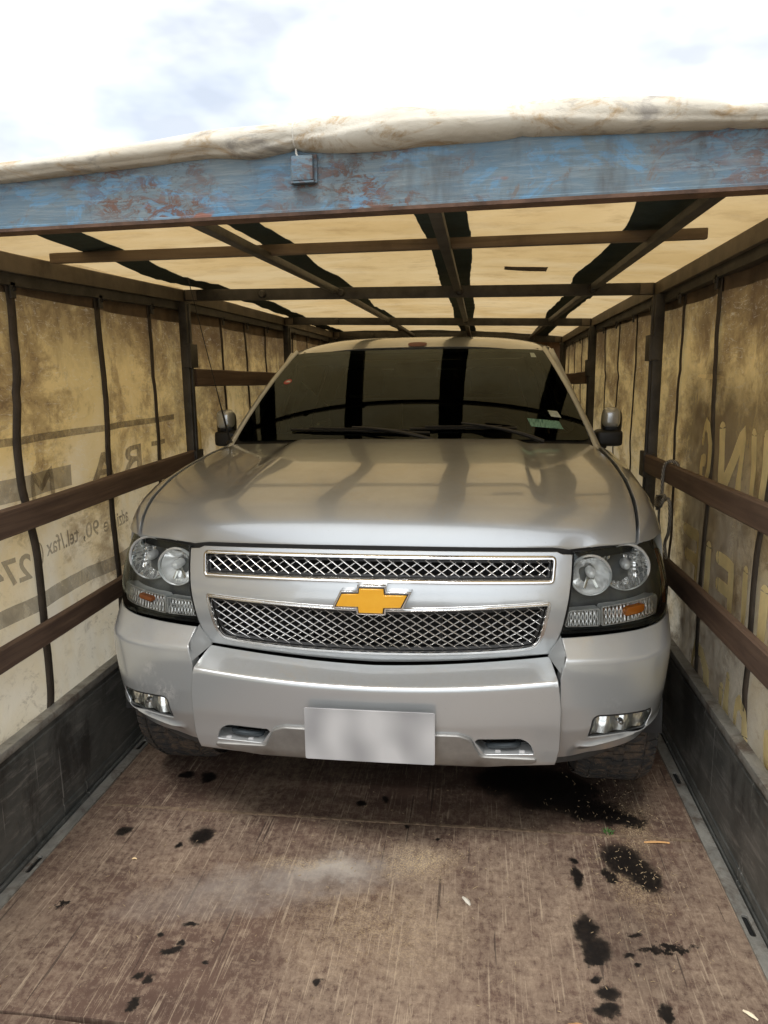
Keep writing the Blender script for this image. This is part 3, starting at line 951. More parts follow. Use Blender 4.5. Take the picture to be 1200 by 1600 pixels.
def ribbon_on_curtain(sgn, paths, w, mat, parent, name='letter', off=.0075):
    """strokes with round ends, in (y, z)"""
    mb = MB()
    for path in paths:
        P = []
        for a, b in zip(path, path[1:]):
            n = max(1, int((Vector(b) - Vector(a)).length / .02))
            P += [tuple(Vector(a).lerp(Vector(b), k / n)) for k in range(n)]
        P.append(path[-1])
        L = []; R = []
        for i, p in enumerate(P):
            t = (Vector(P[min(i + 1, len(P) - 1)]) - Vector(P[max(i - 1, 0)])).normalized()
            nn = Vector((-t.y, t.x)) * w / 2
            L.append(Vector(p) + nn); R.append(Vector(p) - nn)
        def cap(c, t):
            a0 = math.atan2(t.y, t.x)
            return [Vector(c) + Vector((math.cos(a0 + a), math.sin(a0 + a))) * w / 2 for a in [math.radians(q) for q in range(-75, 76, 25)]]
        t0 = (Vector(P[0]) - Vector(P[1])).normalized(); t1 = (Vector(P[-1]) - Vector(P[-2])).normalized()
        rows = [[tuple(l), tuple(r)] for l, r in zip(L, R)]
        def m3(q): return (curtain_x(sgn, q[0], q[1]) - sgn * off, q[0], q[1])
        mb.grid([[m3(q) for q in [r[0], ((r[0][0] + r[1][0]) / 2, (r[0][1] + r[1][1]) / 2), r[1]]] for r in rows])
        for c, t in ((P[0], t0), (P[-1], t1)):
            cp_ = cap(c, t); vs = [m3(c)] + [m3(q) for q in cp_]
            mb.add(vs, [(0, k, k + 1) for k in range(1, len(cp_))])
    return mb.build(name, mat, parent)


HEM = simple('brown_curtain_hem', (0.11, 0.075, 0.045), .75, 0, .45, 9, .2)
PRINT_D = m_print('faded_grey_print', (0.20, 0.155, 0.11), .3, .65)
PRINT_B = m_print('faded_blue_grey_print', (0.34, 0.31, 0.25), .35, .6)
PRINT_Y = m_print('yellow_print', (0.95, 0.80, 0.42), .30, .0)
PRINT_BR = m_print('brown_print_field', (0.15, 0.105, 0.068), .3, .30, (2.2, 2.9, .35))

curt = {}
for sgn, side in ((-1, 'left'), (1, 'right')):
    root = empty('side_curtain', (sgn * 1.28, 2.5, .4))
    curt[sgn] = root
    lab = 'stained beige tarpaulin curtain with grey lettering along the left wall' if sgn < 0 else 'stained beige tarpaulin curtain with yellow lettering along the right wall'
    tag(root, lab, 'curtain', 'side curtains')
    ny, nzz = 330, 48
    rows = []
    for j in range(ny + 1):
        y = lerp(Y0, Y1 - .06, j / ny)
        rows.append([(curtain_x(sgn, y, z), y, z) for z in [lerp(.30, 2.09, k / nzz) for k in range(nzz + 1)]])
    o = MB().grid(rows).build('tarpaulin', TARP_S, root); o.matrix_parent_inverse = root.matrix_basis.inverted()
    # hem band along the top
    rows = []
    for j in range(ny + 1):
        y = lerp(Y0, Y1 - .06, j / ny)
        zb = 1.975 + .006 * math.sin(y * 3.1)
        rows.append([(curtain_x(sgn, y, z) - sgn * .004, y, z) for z in (zb, (zb + 2.09) / 2, 2.09)])
    o = MB().grid(rows).build('hem_band', HEM, root); o.matrix_parent_inverse = root.matrix_basis.inverted()
    for i, ysx in enumerate(STRAP_L if sgn < 0 else STRAP_R):
        rows = []
        wd = .044 if ysx < 3.3 else .034
        if sgn < 0 and abs(ysx - 2.46) < .1: wd = .046
        for k in range(41):
            z = lerp(2.07, .36, k / 40)
            amp = .020 if ysx < 2.8 else .008
            dy = amp * math.sin(z * 5.2 + i * 1.9) + .4 * amp * math.sin(z * 11 + i)
            if z > 1.9: dy *= (2.07 - z) / .17
            off = .006 + .004 * math.sin(z * 6 + i)
            cx_ = curtain_x(sgn, ysx + dy, z) - sgn * off
            rows.append([(cx_, ysx + dy - wd / 2, z), (cx_ - sgn * .0015, ysx + dy, z), (cx_, ysx + dy + wd / 2, z)])
        o = MB().grid(rows).build('strap', WEB_S, root)
        sm = o.modifiers.new('thickness', 'SOLIDIFY'); sm.thickness = .0025
        o.matrix_parent_inverse = root.matrix_basis.inverted()


def cpar(o, sgn):
    o.matrix_parent_inverse = curt[sgn].matrix_basis.inverted()
    return o


# left wall print: seen from behind, so it reads mirrored (running towards the viewer)
for ch_, ya_, w_c in (('T', 3.690, .170), ('R', 3.425, .200), ('A', 3.130, .200)):
    cpar(text_on_curtain(-1, ch_, ya_, 1.235, .135, w_c, PRINT_D, curt[-1], .02, ydir=-1, name='letter'), -1)
cpar(ribbon_on_curtain(-1, [[(4.215, 1.22), (4.21, 1.40), (4.16, 1.455), (4.11, 1.40), (4.10, 1.22)]], .035, PRINT_Y, curt[-1]), -1)
cpar(ribbon_on_curtain(-1, [[(2.50, 1.25), (2.50, 1.345), (2.575, 1.285), (2.655, 1.345), (2.655, 1.25)]], .030, PRINT_D, curt[-1]), -1)
cpar(text_on_curtain(-1, 'adzie e 90, tel./fax (1', 3.26, 1.000, .088, .78, PRINT_D, curt[-1], .012, ydir=-1, step=.04), -1)
cpar(text_on_curtain(-1, '274-92', 2.44, .970, .100, .40, PRINT_B, curt[-1], .02, ydir=-1, step=.04), -1)


def band(sgn, y0, y1, z0, z1, mat, name='printed_band', off=.0022, slope=0.0):
    rows = []
    n = int((y1 - y0) / .02)
    for j in range(n + 1):
        y = lerp(y0, y1, j / n)
        rows.append([(curtain_x(sgn, y, z) - sgn * off, y, z) for z in [lerp(z0 + slope * (y - y0), z1 + slope * (y - y0), k / (80 if z1 - z0 > .5 else 6)) for k in range(81 if z1 - z0 > .5 else 7)]])
    return cpar(MB().grid(rows).build(name, mat, curt[sgn]), sgn)


band(-1, 1.2, 3.86, 1.458, 1.486, PRINT_D)
band(-1, 1.2, 2.80, 1.262, 1.345, PRINT_B)
band(-1, 1.2, 3.9, .838, .900, PRINT_B)
# right wall print: yellow rounded capitals on a brown field
W_ = .052
RW = [('letter', [[(2.475, 1.225), (2.475, 1.475)], [(2.475, 1.465), (2.34, 1.44), (2.28, 1.36), (2.33, 1.26), (2.47, 1.23)]]),
      ('letter', [[(2.608, 1.225), (2.608, 1.47)]]),
      ('letter', [[(2.735, 1.225), (2.75, 1.47), (2.905, 1.235), (2.935, 1.47)]]),
      ('letter', [[(3.205, 1.405), (3.185, 1.455), (3.14, 1.475), (3.085, 1.46), (3.055, 1.40), (3.05, 1.30), (3.09, 1.235), (3.19, 1.235), (3.20, 1.32), (3.14, 1.325)]])]
for nm, paths in RW:
    cpar(ribbon_on_curtain(1, paths, W_, PRINT_Y, curt[1]), 1)
R2 = [[[(3.36, .995), (3.175, .995), (3.175, .735), (3.36, .735)], [(3.34, .89), (3.19, .89)]],
      [[(2.975, 1.0), (2.975, .735)]],
      [[(2.875, .985), (2.735, .985), (2.735, .75), (2.875, .75)], [(2.865, .885), (2.74, .885)]],
      [[(2.60, 1.0), (2.60, .735)]],
      [[(2.40, .99), (2.40, .735)], [(2.40, .735), (2.26, .735)]],
      [[(2.12, .99), (2.12, .735)]]]
for paths in R2: cpar(ribbon_on_curtain(1, paths, W_, PRINT_Y, curt[1]), 1)
R3 = [[[(3.13, .40), (3.12, .50), (3.06, .565), (2.98, .56), (2.93, .50), (2.92, .40)]],
      [[(2.77, .50), (2.77, .40)]],
      [[(2.70, .57), (2.70, .40)]],
      [[(2.60, .45), (2.59, .52), (2.54, .555), (2.47, .54), (2.45, .47)]],
      [[(2.30, .46), (2.31, .54), (2.24, .57), (2.16, .54), (2.15, .46), (2.22, .42), (2.30, .46)]]]
for paths in R3: cpar(ribbon_on_curtain(1, paths, W_, PRINT_Y, curt[1]), 1)
band(1, 1.3, 3.60, .33, 1.85, PRINT_BR, off=.0025)

# ---------------------------------------------------------------- top rails, posts, slats


def railz(sgn, y):      # top of the top rail
    return interp([(-1, 2.11), (2.4, 2.105), (3.95, 2.140), (6.2, 2.138), (8.5, 2.12)] if sgn < 0 else [(-1, 2.15), (2.4, 2.142), (3.9, 2.112), (6.0, 2.080), (8.4, 2.02)], y)


for sgn, side in ((-1, 'left'), (1, 'right')):
    root = empty('top_rail', (sgn * 1.24, 2.0, 2.1))
    tag(root, f'dirty brown steel top rail above the {side} curtain', 'steel rail', 'top rails')
    mb = MB(); rws = []
    for y in [1.95 + k * .25 for k in range(27)]:
        y = min(y, Y1 - .1)
        zt = railz(sgn, y)
        rws.append([(sgn * 1.212, y, zt - .062), (sgn * 1.212, y, zt - .004), (sgn * 1.216, y, zt), (sgn * 1.285, y, zt), (sgn * 1.285, y, zt - .062)])
    mb.grid(rws, close_v=True)
    o = mb.build('rail_profile', RAILP, root, angle=25); o.matrix_parent_inverse = root.matrix_basis.inverted()
    mb = MB(); rws = []
    for y in [1.95 + k * .25 for k in range(27)]:
        y = min(y, Y1 - .1)
        zt = railz(sgn, y) - .0625
        rws.append([(sgn * 1.232, y, zt - .040), (sgn * 1.232, y, zt), (sgn * 1.28, y, zt), (sgn * 1.28, y, zt - .040)])
    mb.grid(rws, close_v=True)
    o = mb.build('runner_track', STEEL_D, root, angle=25); o.matrix_parent_inverse = root.matrix_basis.inverted()
    for k, ysx in enumerate(STRAP_L if sgn < 0 else STRAP_R):
        if ysx < 1.95: continue
        mb = MB(); z = railz(sgn, ysx) - .10
        mb.bar((sgn * 1.236, ysx, z - .045), (sgn * 1.236, ysx, z + .01), .03, .008, (1, 0, 0), .002)
        mb.lathe([(-.004, 0), (-.004, .009), (.004, .009)], 10, 'x', (sgn * 1.230, ysx, z - .012))
        o = mb.build('roller_hanger', STEEL_D, root); o.matrix_parent_inverse = root.matrix_basis.inverted()

posts = [(-1, 3.94), (1, 3.86), (-1, 6.12), (1, 5.98), (-1, 8.0), (1, 8.0)]
for sgn, y in posts:
    side = 'left' if sgn < 0 else 'right'
    w = {True: 'nearest', False: None}[y < 5] or ('middle' if y < 7 else 'farthest')
    root = empty('side_post', (sgn * 1.215, y, 0))
    tag(root, f'{w} dark steel post of the {side} wall beside the vehicle', 'steel post', 'steel posts')
    zt = railz(sgn, y) - .065
    mb = MB().box((-.022, -.035, .43), (.022, .035, zt), .004)
    mb.box((-.030 * 1, -.012, .43), (.03, .012, zt - .01), .003)
    o = mb.build('post_profile', STEEL_D, root)
    for z in ((1.18, 1.75) if y < 5 else (1.19, 1.66)):
        mb = MB()
        q = -sgn
        mb.box((min(q * .024, q * .042), -.050, z - .02), (max(q * .024, q * .042), .050, z + .105), .003)
        mb.box((min(q * -.01, q * .030), -.052, z - .015), (max(q * -.01, q * .030), -.040, z + .10), .002)
        mb.build('slat_pocket', STEEL_D, root)


def slat(p0, p1, h, th, label, mat=SLAT):
    p0 = Vector(p0); p1 = Vector(p1)
    L = (p1 - p0).length; t = (p1 - p0).normalized()
    mb = MB(); n = 24; rws = []
    for k in range(n + 1):
        s_ = k / n
        zo = .003 * noise.noise((s_ * L * 2, p0.x, 0)); xo = .003 * noise.noise((s_ * L * 1.5, 4, p0.x))
        e = .006
        pr = [(-th / 2, -h / 2 + e), (-th / 2 + e, -h / 2), (th / 2 - e, -h / 2), (th / 2, -h / 2 + e), (th / 2, h / 2 - e), (th / 2 - e, h / 2), (-th / 2 + e, h / 2), (-th / 2, h / 2 - e)]
        rws.append([(a + xo, s_ * L, b + zo) for a, b in pr])
    b0 = 0
    mb.grid(rws, close_v=True)
    mb.f.append(tuple(range(8))); mb.f.append(tuple(n * 8 + k for k in reversed(range(8))))
    o = mb.build('wooden_rail', mat, None, angle=40)
    o.location = p0
    o.rotation_euler = t.to_track_quat('Y', 'Z').to_euler()
    tag(o, label, 'wooden rail', 'wooden side rails')
    return o


slat((-1.200, .2, 1.195), (-1.200, 3.93, 1.240), .096, .026, 'upper brown wooden slat across the left curtain')
slat((-1.200, .2, .765), (-1.200, 3.93, .792), .083, .026, 'lower brown wooden slat across the left curtain')
slat((1.192, .1, 1.300), (1.192, 3.86, 1.230), .088, .030, 'upper brown wooden slat with rope, across the right curtain')
slat((1.192, .1, .882), (1.192, 3.86, .802), .104, .030, 'lower brown wooden slat across the right curtain')
slat((-1.200, 3.99, 1.677), (-1.200, 6.09, 1.645), .096, .026, 'dark slat high on the left wall behind the first post')
slat((1.192, 6.02, 1.628), (1.192, 7.98, 1.59), .096, .026, 'dark slat high on the right wall behind the vehicle')

# end wall made of boards
ew = empty('end_wall', (0, Y1, 0)); tag(ew, 'brown boarded end wall behind the vehicle', 'end wall')
MB().box((-1.3, .022, -.2), (1.3, .05, 2.20)).build('backing', STEEL_D, ew)
MB().box((-1.28, -.045, 2.0), (1.28, .02, 2.10), .004).build('end_rail', STEEL_D, ew)
for k in range(14):
    x0 = -1.26 + k * .18
    mb = MB().box((x0 + .002, -.01 - .004 * random.random(), .0), (x0 + .178, .02, 2.06), .003)
    mb.build('board', PLANKW, ew)

# ---------------------------------------------------------------- roof: sheet, webbing, rods, crossbars


def roofz(x, y):
    zc = lerp(railz(-1, y), railz(1, y), (x + 1.28) / 2.56)
    cr = .045 * (1 - (x / 1.28) ** 2)
    for yc in (2.72, 3.95, 6.05, 8.1):
        pass
    sag = -.010 * abs(math.sin((y - 2.0) * math.pi / 1.03))
    return zc + .026 + cr + sag + .006 * noise.noise((x * 2.2, y * 1.7, 2)) + .006 * noise.noise((x * 3, y * 9, 8)) + .004 * noise.noise((x * 8, y * 4, 1))


rs = empty('roof_sheet', (0, 2, 2.2)); tag(rs, 'yellowed translucent tarpaulin roof sheet over the trailer', 'roof sheet')
rows = []
for j in range(131):
    y = lerp(1.99, Y1 + .07, j / 130)
    rows.append([(-1.30, y, railz(-1, y) - .06), (-1.297, y, railz(-1, y) + .01)] + [(x, y, roofz(x, y)) for x in [lerp(-1.29, 1.29, i / 50) for i in range(51)]] + [(1.297, y, railz(1, y) + .01), (1.30, y, railz(1, y) - .06)])
o = MB().grid(rows).build('tarpaulin', TARP_R, rs); o.matrix_parent_inverse = rs.matrix_basis.inverted()
WEBS = [lambda y: (-1.05 + .075 * math.sin((y - 1.6) * 2.2) * math.exp(-(y - 2) * .35) - .03 * (y - 2.6), .135),
        lambda y: (-.420 + .02 * math.sin(y * 3) - .01 * (y - 2.6), .115 + .02 * math.sin(y * 2.2)),
        lambda y: (.228 + .01 * math.sin(y * 2.5), .165),
        lambda y: (.910 + .035 * math.sin((y - 2.5) * 3.3) * math.exp(-(y - 2) * .3) + .018 * (y - 3), .165)]
for i, wf in enumerate(WEBS):
    rows = []
    for j in range(101):
        y = lerp(1.99, Y1 - .02, j / 100); c_, w = wf(y)
        ed = .004 * noise.noise((y * 9, i, 0))
        rows.append([(x, y, roofz(x, y) - .006) for x in (c_ - w / 2 + ed, c_ - w / 6, c_ + w / 6, c_ + w / 2 + ed)])
    o = MB().grid(rows).build('webbing_strip', WEB_G, rs); o.matrix_parent_inverse = rs.matrix_basis.inverted()
# patch glued under the sheet
rows = [[(x + .02 * (y - 3.8), y, roofz(x, y) - .005) for x in (.47, .53, .60, .67)] for y in (3.66, 3.70, 3.74, 3.80)]
o = MB().grid(rows).build('patch', simple('grey_patch', (0.20, 0.15, 0.11), .7, 0, .4, 30), rs); o.matrix_parent_inverse = rs.matrix_basis.inverted()

for name_, x0, x1, lab in (('roof_rod', -.405, -.34, 'left'), ('roof_rod', .235, .255, 'middle'), ('roof_rod', .93, .885, 'right')):
    root = empty('roof_rod', (x0, 1.95, 2.13))
    tag(root, f'{lab} one of the three steel roof rods running lengthwise under the roof sheet', 'roof rod', 'lengthwise roof rods')
    mb = MB()
    ys = [1.95, 3.93, 6.03, 8.08]
    for a, b in zip(ys, ys[1:]):
        xa = lerp(x0, x1, (a - 1.95) / 6.1); xb = lerp(x0, x1, (b - 1.95) / 6.1)
        za = lerp(railz(-1, a), railz(1, a), (xa + 1.28) / 2.56) - .020; zb = lerp(railz(-1, b), railz(1, b), (xb + 1.28) / 2.56) - .020
        mb.bar((xa, a + .02, za), (xb, b - .02, zb), .036, .026, (0, 0, 1), .004)
    o = mb.build('rod', STEEL_D, root); o.matrix_parent_inverse = root.matrix_basis.inverted()

for k, y in enumerate((3.95, 6.05, 8.1)):
    root = empty('roof_crossbar', (0, y, 2.1))
    lab = ('nearest dark steel crossbar under the roof, in front of the vehicle roof', 'second dark steel crossbar under the roof, above the windscreen', 'farthest dark steel crossbar under the roof, near the end wall')[k]
    tag(root, lab, 'crossbar', 'roof crossbars')
    zl, zr = railz(-1, y) - .03, railz(1, y) - .03
    mb = MB().bar((-1.21, y, zl), (1.21, y, zr), .030, .058, (0, 0, 1), .004)
    o = mb.build('bar', STEEL_D, root); o.matrix_parent_inverse = root.matrix_basis.inverted()
    for x in (-.78, -.36, .25, .91):
        z = lerp(zl, zr, (x + 1.21) / 2.42)
        mb = MB(); mb.lathe([(-.020, 0), (-.020, .014), (-.010, .020), (0, .022)], 12, 'y', (x, y - .012, z))
        o = mb.build('bolt', STEEL_D, root); o.matrix_parent_inverse = root.matrix_basis.inverted()
    for x in (-1.17, 1.17):
        z = lerp(zl, zr, (x + 1.21) / 2.42)
        mb = MB().box((x - .03, y - .024, z - .026), (x + .03, y - .014, z + .026), .003)
        o = mb.build('end_bracket', RAILP, root); o.matrix_parent_inverse = root.matrix_basis.inverted()

mb = MB().bar((-1.20, 2.66, 2.118), (1.105, 2.725, 2.136), .030, .036, (0, 0, 1), .005)
o = mb.build('wooden_batten', m_wood('dusty_batten_wood', (0.12, 0.085, 0.055), (0.20, 0.15, 0.10), axis=0))
tag(o, 'long brown batten across the roof with its cut end free at the right', 'batten')

# ---------------------------------------------------------------- header beam and rolled tarpaulin
hb = empty('header_beam', (0, 1.9, 2.09)); tag(hb, 'weathered blue steel header beam with rust, under the rolled tarpaulin', 'steel beam')
HA = Vector((-1.34, 1.985, 2.086)); HB = Vector((1.34, 1.815, 2.091))


def hpt(s_): return HA.lerp(HB, s_)


hd = (HB - HA).normalized(); hn = Vector((hd.y, -hd.x, 0)).normalized()     # towards the camera
if hn.y > 0: hn = -hn
mb = MB(); rws = []
prof = [(0.0, .0), (.0, .006), (-.004, .009), (-.004, .148), (-.010, .155), (-.05, .155), (-.05, 0)]
for k in range(61):
    p = hpt(k / 60)
    w_ = .0012 * noise.noise((k * .35, 0, 0))
    rws.append([tuple(p + hn * (a + w_) + Vector((0, 0, b))) for a, b in prof])
mb.grid(rws, close_v=True)
o = mb.build('beam', BLUE, hb, angle=25); o.matrix_parent_inverse = hb.matrix_basis.inverted()
mb = MB(); rws = []
for k in range(31):
    p = hpt(k / 30)
    rws.append([tuple(p + hn * a + Vector((0, 0, b))) for a, b in ((.010, -.009), (.012, -.001), (-.05, -.001), (-.05, -.009))])
mb.grid(rws, close_v=True)
o = mb.build('bottom_flange', simple('rusty_flange', (0.13, 0.075, 0.05), .7, .2, .5, 16, .2), hb, angle=25); o.matrix_parent_inverse = hb.matrix_basis.inverted()
# small bracket on the beam face
bx = (-.079 + 1.34) / 2.68
pc = hpt(bx)
mb = MB().box((-.027, -.018, .070), (.027, .0, .128), .004)
mb.box((-.034, -.0035, .066), (.034, .0, .132), .0015)
mb.box((-.029, -.020, .064), (.029, -.0, .0685), .001)
ang = math.atan2(hd.y, hd.x)
o = link('bracket', mb.mesh('bracket'), BLUE, hb); o.location = pc + hn * -.001 - Vector((0, 1.9, 2.09)); o.rotation_euler = (0, 0, ang)

# rolled tarpaulin along the top
mb = MB(); rws = []
NS = 240
TOPT = smooth_tab([(-1.5, .150), (-.903, .168), (-.535, .186), (-.327, .206), (-.195, .211), (-.064, .215), (.03, .221), (.124, .231), (.185, .227), (.275, .218), (.393, .211), (.45, .217), (.564, .216), (.701, .210), (.835, .197), (.885, .190), (.913, .180), (.952, .172), (1.4, .168)], 2)
BOTT = smooth_tab([(-1.5, .104), (-.903, .116), (-.535, .131), (-.327, .143), (-.26, .138), (-.195, .131), (-.12, .142), (-.064, .139), (.03, .129), (.124, .126), (.275, .129), (.393, .131), (.465, .134), (.701, .129), (.85, .126), (.952, .120), (1.4, .12)], 2)


def rollpt(s_, a):
    x = lerp(-1.36, 1.38, s_)
    p = hpt(s_)
    ry = .055 + .006 * noise.noise((x * 3.2, 1, 0)) + .006 * noise.noise((x * 6.3, 4, 0))
    top = interp(TOPT, x); bot = interp(BOTT, x)
    zc = (top + bot) / 2; rz = (top - bot) / 2
    pinch = 1 - .16 * math.exp(-((x + .09) / .012) ** 2) - .16 * math.exp(-((x - .925) / .014) ** 2) - .10 * math.exp(-((x - .465) / .016) ** 2)
    # the loose outer flap: a lengthwise step wandering over the front face
    fl_ = -.55 + .5 * math.sin(x * 2.6 + .6) + .25 * math.sin(x * 6.1)
    dd = (a + math.pi) % (2 * math.pi) - math.pi - fl_
    flap = .11 * (1 - sstep(-.04, .10, dd)) * sstep(-1.6, -.3, dd)
    wr = .050 * noise.noise((x * 6, math.cos(a) * 1.2, math.sin(a) * 1.2)) + .022 * noise.noise((x * 15 + 3 * math.sin(a * 2), math.cos(a) * 1.5, math.sin(a) * 1.5))
    r_ = (.98 + flap + wr) * pinch
    return tuple(p + hn * (-.018 + math.cos(a) * ry * r_) + Vector((0, 0, zc + math.sin(a) * rz * r_)))


for k in range(NS + 1):
    rws.append([rollpt(k / NS, 2 * math.pi * q / 48) for q in range(48)])
mb.grid(rws, close_v=True)
o = mb.build('rolled_tarpaulin', ROLL, None, angle=80)
tag(o, 'dirty grey beige rolled tarpaulin lying along the blue header beam', 'tarpaulin')
# lacing cord round the roll
mb = MB()
sx_ = (-.088 + 1.36) / 2.74
pts = []
for q in range(22):
    a = math.radians(-62 + q * 12)
    v = Vector(rollpt(sx_, a)); c0 = hpt(sx_) + Vector((0, 0, .177)); pts.append(tuple(v + (v - c0).normalized() * .0018))
mb.tube(pts, .0022, 6)
mb.tube([pts[0], tuple(Vector(pts[0]) + Vector((.001, -.001, -.012))), tuple(Vector(pts[0]) + Vector((.004, -.001, -.018)))], .0026, 6)
o = mb.build('lacing_cord', simple('pale_cord', (0.6, 0.57, 0.5), .8, 0, .2, 60)); tag(o, 'thin pale lacing cord tied round the rolled tarpaulin', 'cord')

# rope on the right slat
ROPE = Mat('grey_rope')
_w = ROPE.n('ShaderNodeTexWave', {'Vector': ROPE.co((1, 1, 1), (0, 0, 0), (.6, .4, 0)), 'Scale': 55.0, 'Distortion': 1.0})
ROPEM = ROPE.fin(ROPE.bsdf(ROPE.mix(_w.outputs['Fac'], (0.10, 0.09, 0.075), (0.34, 0.31, 0.26)), .85, 0, ROPE.bump(_w.outputs['Fac'], .6, .003)))
mb = MB()


def cr_path(P, n=8):
    P = [Vector(p) for p in P]; out = []
    for i in range(len(P) - 1):
        p0 = P[max(i - 1, 0)]; p1 = P[i]; p2 = P[i + 1]; p3 = P[min(i + 2, len(P) - 1)]
        for k in range(n):
            t = k / n
            out.append(0.5 * ((2 * p1) + (-p0 + p2) * t + (2 * p0 - 5 * p1 + 4 * p2 - p3) * t * t + (-p0 + 3 * p1 - 3 * p2 + p3) * t ** 3))
    out.append(P[-1]); return out


xr = 1.168
mb.tube(cr_path([(1.215, 3.30, 1.22), (1.21, 3.32, 1.285), (1.185, 3.345, 1.297), (xr, 3.37, 1.275), (xr - .002, 3.385, 1.22), (xr, 3.39, 1.16), (xr, 3.40, 1.11)]), .0075, 8)
mb.tube(cr_path([(xr, 3.47, 1.125), (xr - .012, 3.44, 1.085), (xr - .006, 3.38, 1.09), (xr - .014, 3.33, 1.11), (xr, 3.34, 1.145), (xr - .01, 3.40, 1.13), (xr + .004, 3.45, 1.10), (xr - .01, 3.42, 1.07)]), .0075, 8)
mb.tube(cr_path([(xr, 3.36, 1.12), (xr + .002, 3.28, 1.14), (xr + .004, 3.25, 1.09), (xr + .008, 3.27, 1.00), (xr + .01, 3.33, .93), (xr + .012, 3.30, .87)]), .0075, 8)
mb.tube(cr_path([(xr, 3.42, 1.08), (xr + .002, 3.43, 1.02), (xr + .006, 3.41, .96), (xr + .004, 3.43, .91)]), .0055, 8)
o = mb.build('rope', ROPEM); tag(o, 'grey rope knotted round the upper slat on the right wall', 'rope')

# ---------------------------------------------------------------- litter on the floor
random.seed(11)


def chip(x, y, L, w, rz, label, cat, col, name, h=.004, curl=.004):
    mb = MB(); n = 6; rws = []
    for k in range(n + 1):
        s_ = k / n
        ww = w * (0.25 + .75 * math.sin(math.pi * min(1, max(0, .1 + .8 * s_)))) * (1 + .2 * random.uniform(-1, 1))
        z = .005 + curl * math.sin(s_ * 3)
        rws.append([((s_ - .5) * L, -ww / 2, z), ((s_ - .5) * L, 0, z + h), ((s_ - .5) * L, ww / 2, z), ((s_ - .5) * L, 0, z - .001)])
    mb.grid(rws, close_v=True)
    mb.f.append((0, 1, 2, 3)); mb.f.append(tuple(n * 4 + q for q in (3, 2, 1, 0)))
    o = mb.build(name, simple(name + '_mat', col, .7, 0, .2, 40), None)
    o.location = (x, y, 0); o.rotation_euler = (0, 0, rz)
    tag(o, label, cat)
    return o


chip(.330, 2.143, .042, .015, 2.2, 'torn white scrap lying in the middle of the floor', 'paper scrap', (0.60, 0.56, 0.47), 'paper_scrap')
chip(1.010, 2.520, .090, .014, .05, 'orange wood splinter lying by the panel joint on the right', 'wood splinter', (0.50, 0.27, 0.10), 'wood_splinter')
chip(1.085, 1.790, .040, .012, 2.4, 'pale short splinter near the right edge of the floor', 'wood splinter', (0.80, 0.70, 0.50), 'wood_splinter')
chip(.625, 1.700, .060, .030, .05, 'orange brown wood offcut at the near edge of the floor', 'wood offcut', (0.55, 0.30, 0.13), 'wood_offcut')
chip(-1.05, 1.640, .16, .05, .1, 'pale orange plywood sliver at the near left corner of the floor', 'plywood sliver', (0.55, 0.32, 0.14), 'plywood_sliver')
chip(-.845, 2.23, .018, .006, .1, 'tiny pale wood sliver near the left oil spots', 'wood splinter', (0.75, 0.55, 0.3), 'wood_splinter')
mb = MB()
for k in range(650):
    if k < 170: x, y = random.gauss(.95, .12), random.gauss(2.75, .16)
    elif k < 330: x, y = random.gauss(.90, .10), random.gauss(2.33, .14)
    elif k < 470: x, y = random.gauss(.2, .25), random.gauss(2.35, .15)
    else: x, y = random.uniform(-1.1, 1.1), random.uniform(1.6, 2.9)
    if abs(x) > 1.12 or y > 3.2: continue
    a = random.uniform(0, 3.14); L = random.uniform(.001, .0065) * (1.6 if k % 17 == 0 else 1); w = random.uniform(.0005, .0011); z = .004
    c_, s_ = math.cos(a), math.sin(a)
    mb.add([(x - c_ * L - s_ * w, y - s_ * L + c_ * w, z), (x + c_ * L - s_ * w, y + s_ * L + c_ * w, z + .002), (x + c_ * L + s_ * w, y + s_ * L - c_ * w, z + .002), (x - c_ * L + s_ * w, y - s_ * L - c_ * w, z), (x, y, z + .003)],
           [(0, 1, 4), (1, 2, 4), (2, 3, 4), (3, 0, 4)])
o = mb.build('straw_bits', simple('straw', (0.36, 0.27, 0.16), .9, 0, .3, 90), None, smooth=False)
tag(o, 'scattered straw and wood crumbs on the floor', None, kind='stuff')
mb = MB()
for k in range(10):
    a = k * .7; r_ = .004 + .001 * k
    x, y = .845 + math.cos(a) * r_, 2.565 + math.sin(a) * r_ * 1.5
    mb.tube([(x, y, 0), (x + .003 * math.cos(a), y + .003 * math.sin(a), .008), (x + .012 * math.cos(a), y + .010 * math.sin(a), .015)], [.0015, .003, .0008], 5)
o = mb.build('grass_tuft', simple('green_grass', (0.06, 0.14, 0.03), .6, 0, .3, 90)); tag(o, 'tiny green grass tuft caught in the floor joint', 'grass tuft')

# ================================================================== THE VEHICLE
car = empty('suv', (0, 2.33, 0), (0, 0, -.0036))
tag(car, 'dusty silver sport utility vehicle with gold cross emblem, parked inside the trailer', 'car')

# plan curve of the nose (arc length u -> x, y)
_cp = [(0, 0), (.3, .004), (.6, .022), (.7, .035), (.8, .056), (.88, .083), (.94, .115), (.99, .165), (1.025, .23), (1.045, .31), (1.052, .42), (1.055, .7), (1.055, 1.1)]
_cp = smooth_tab(_cp, 3)
_u = [0.0]
for a, b in zip(_cp, _cp[1:]): _u.append(_u[-1] + math.hypot(b[0] - a[0], b[1] - a[1]))
CXT = list(zip(_u, [p[0] for p in _cp])); CYT = list(zip(_u, [p[1] for p in _cp]))
SZ = smooth_tab([(.30, .915), (.37, .93), (.45, .957), (.55, .982), (.70, .996), (.80, 1.0), (.90, .997), (1.0, .985), (1.08, .965), (1.13, .95)], 2)
BZ = smooth_tab([(.55, .14), (.69, .113), (.755, .098), (.82, .075), (.93, .072), (.994, .092), (1.08, .128), (1.12, .148)], 2)


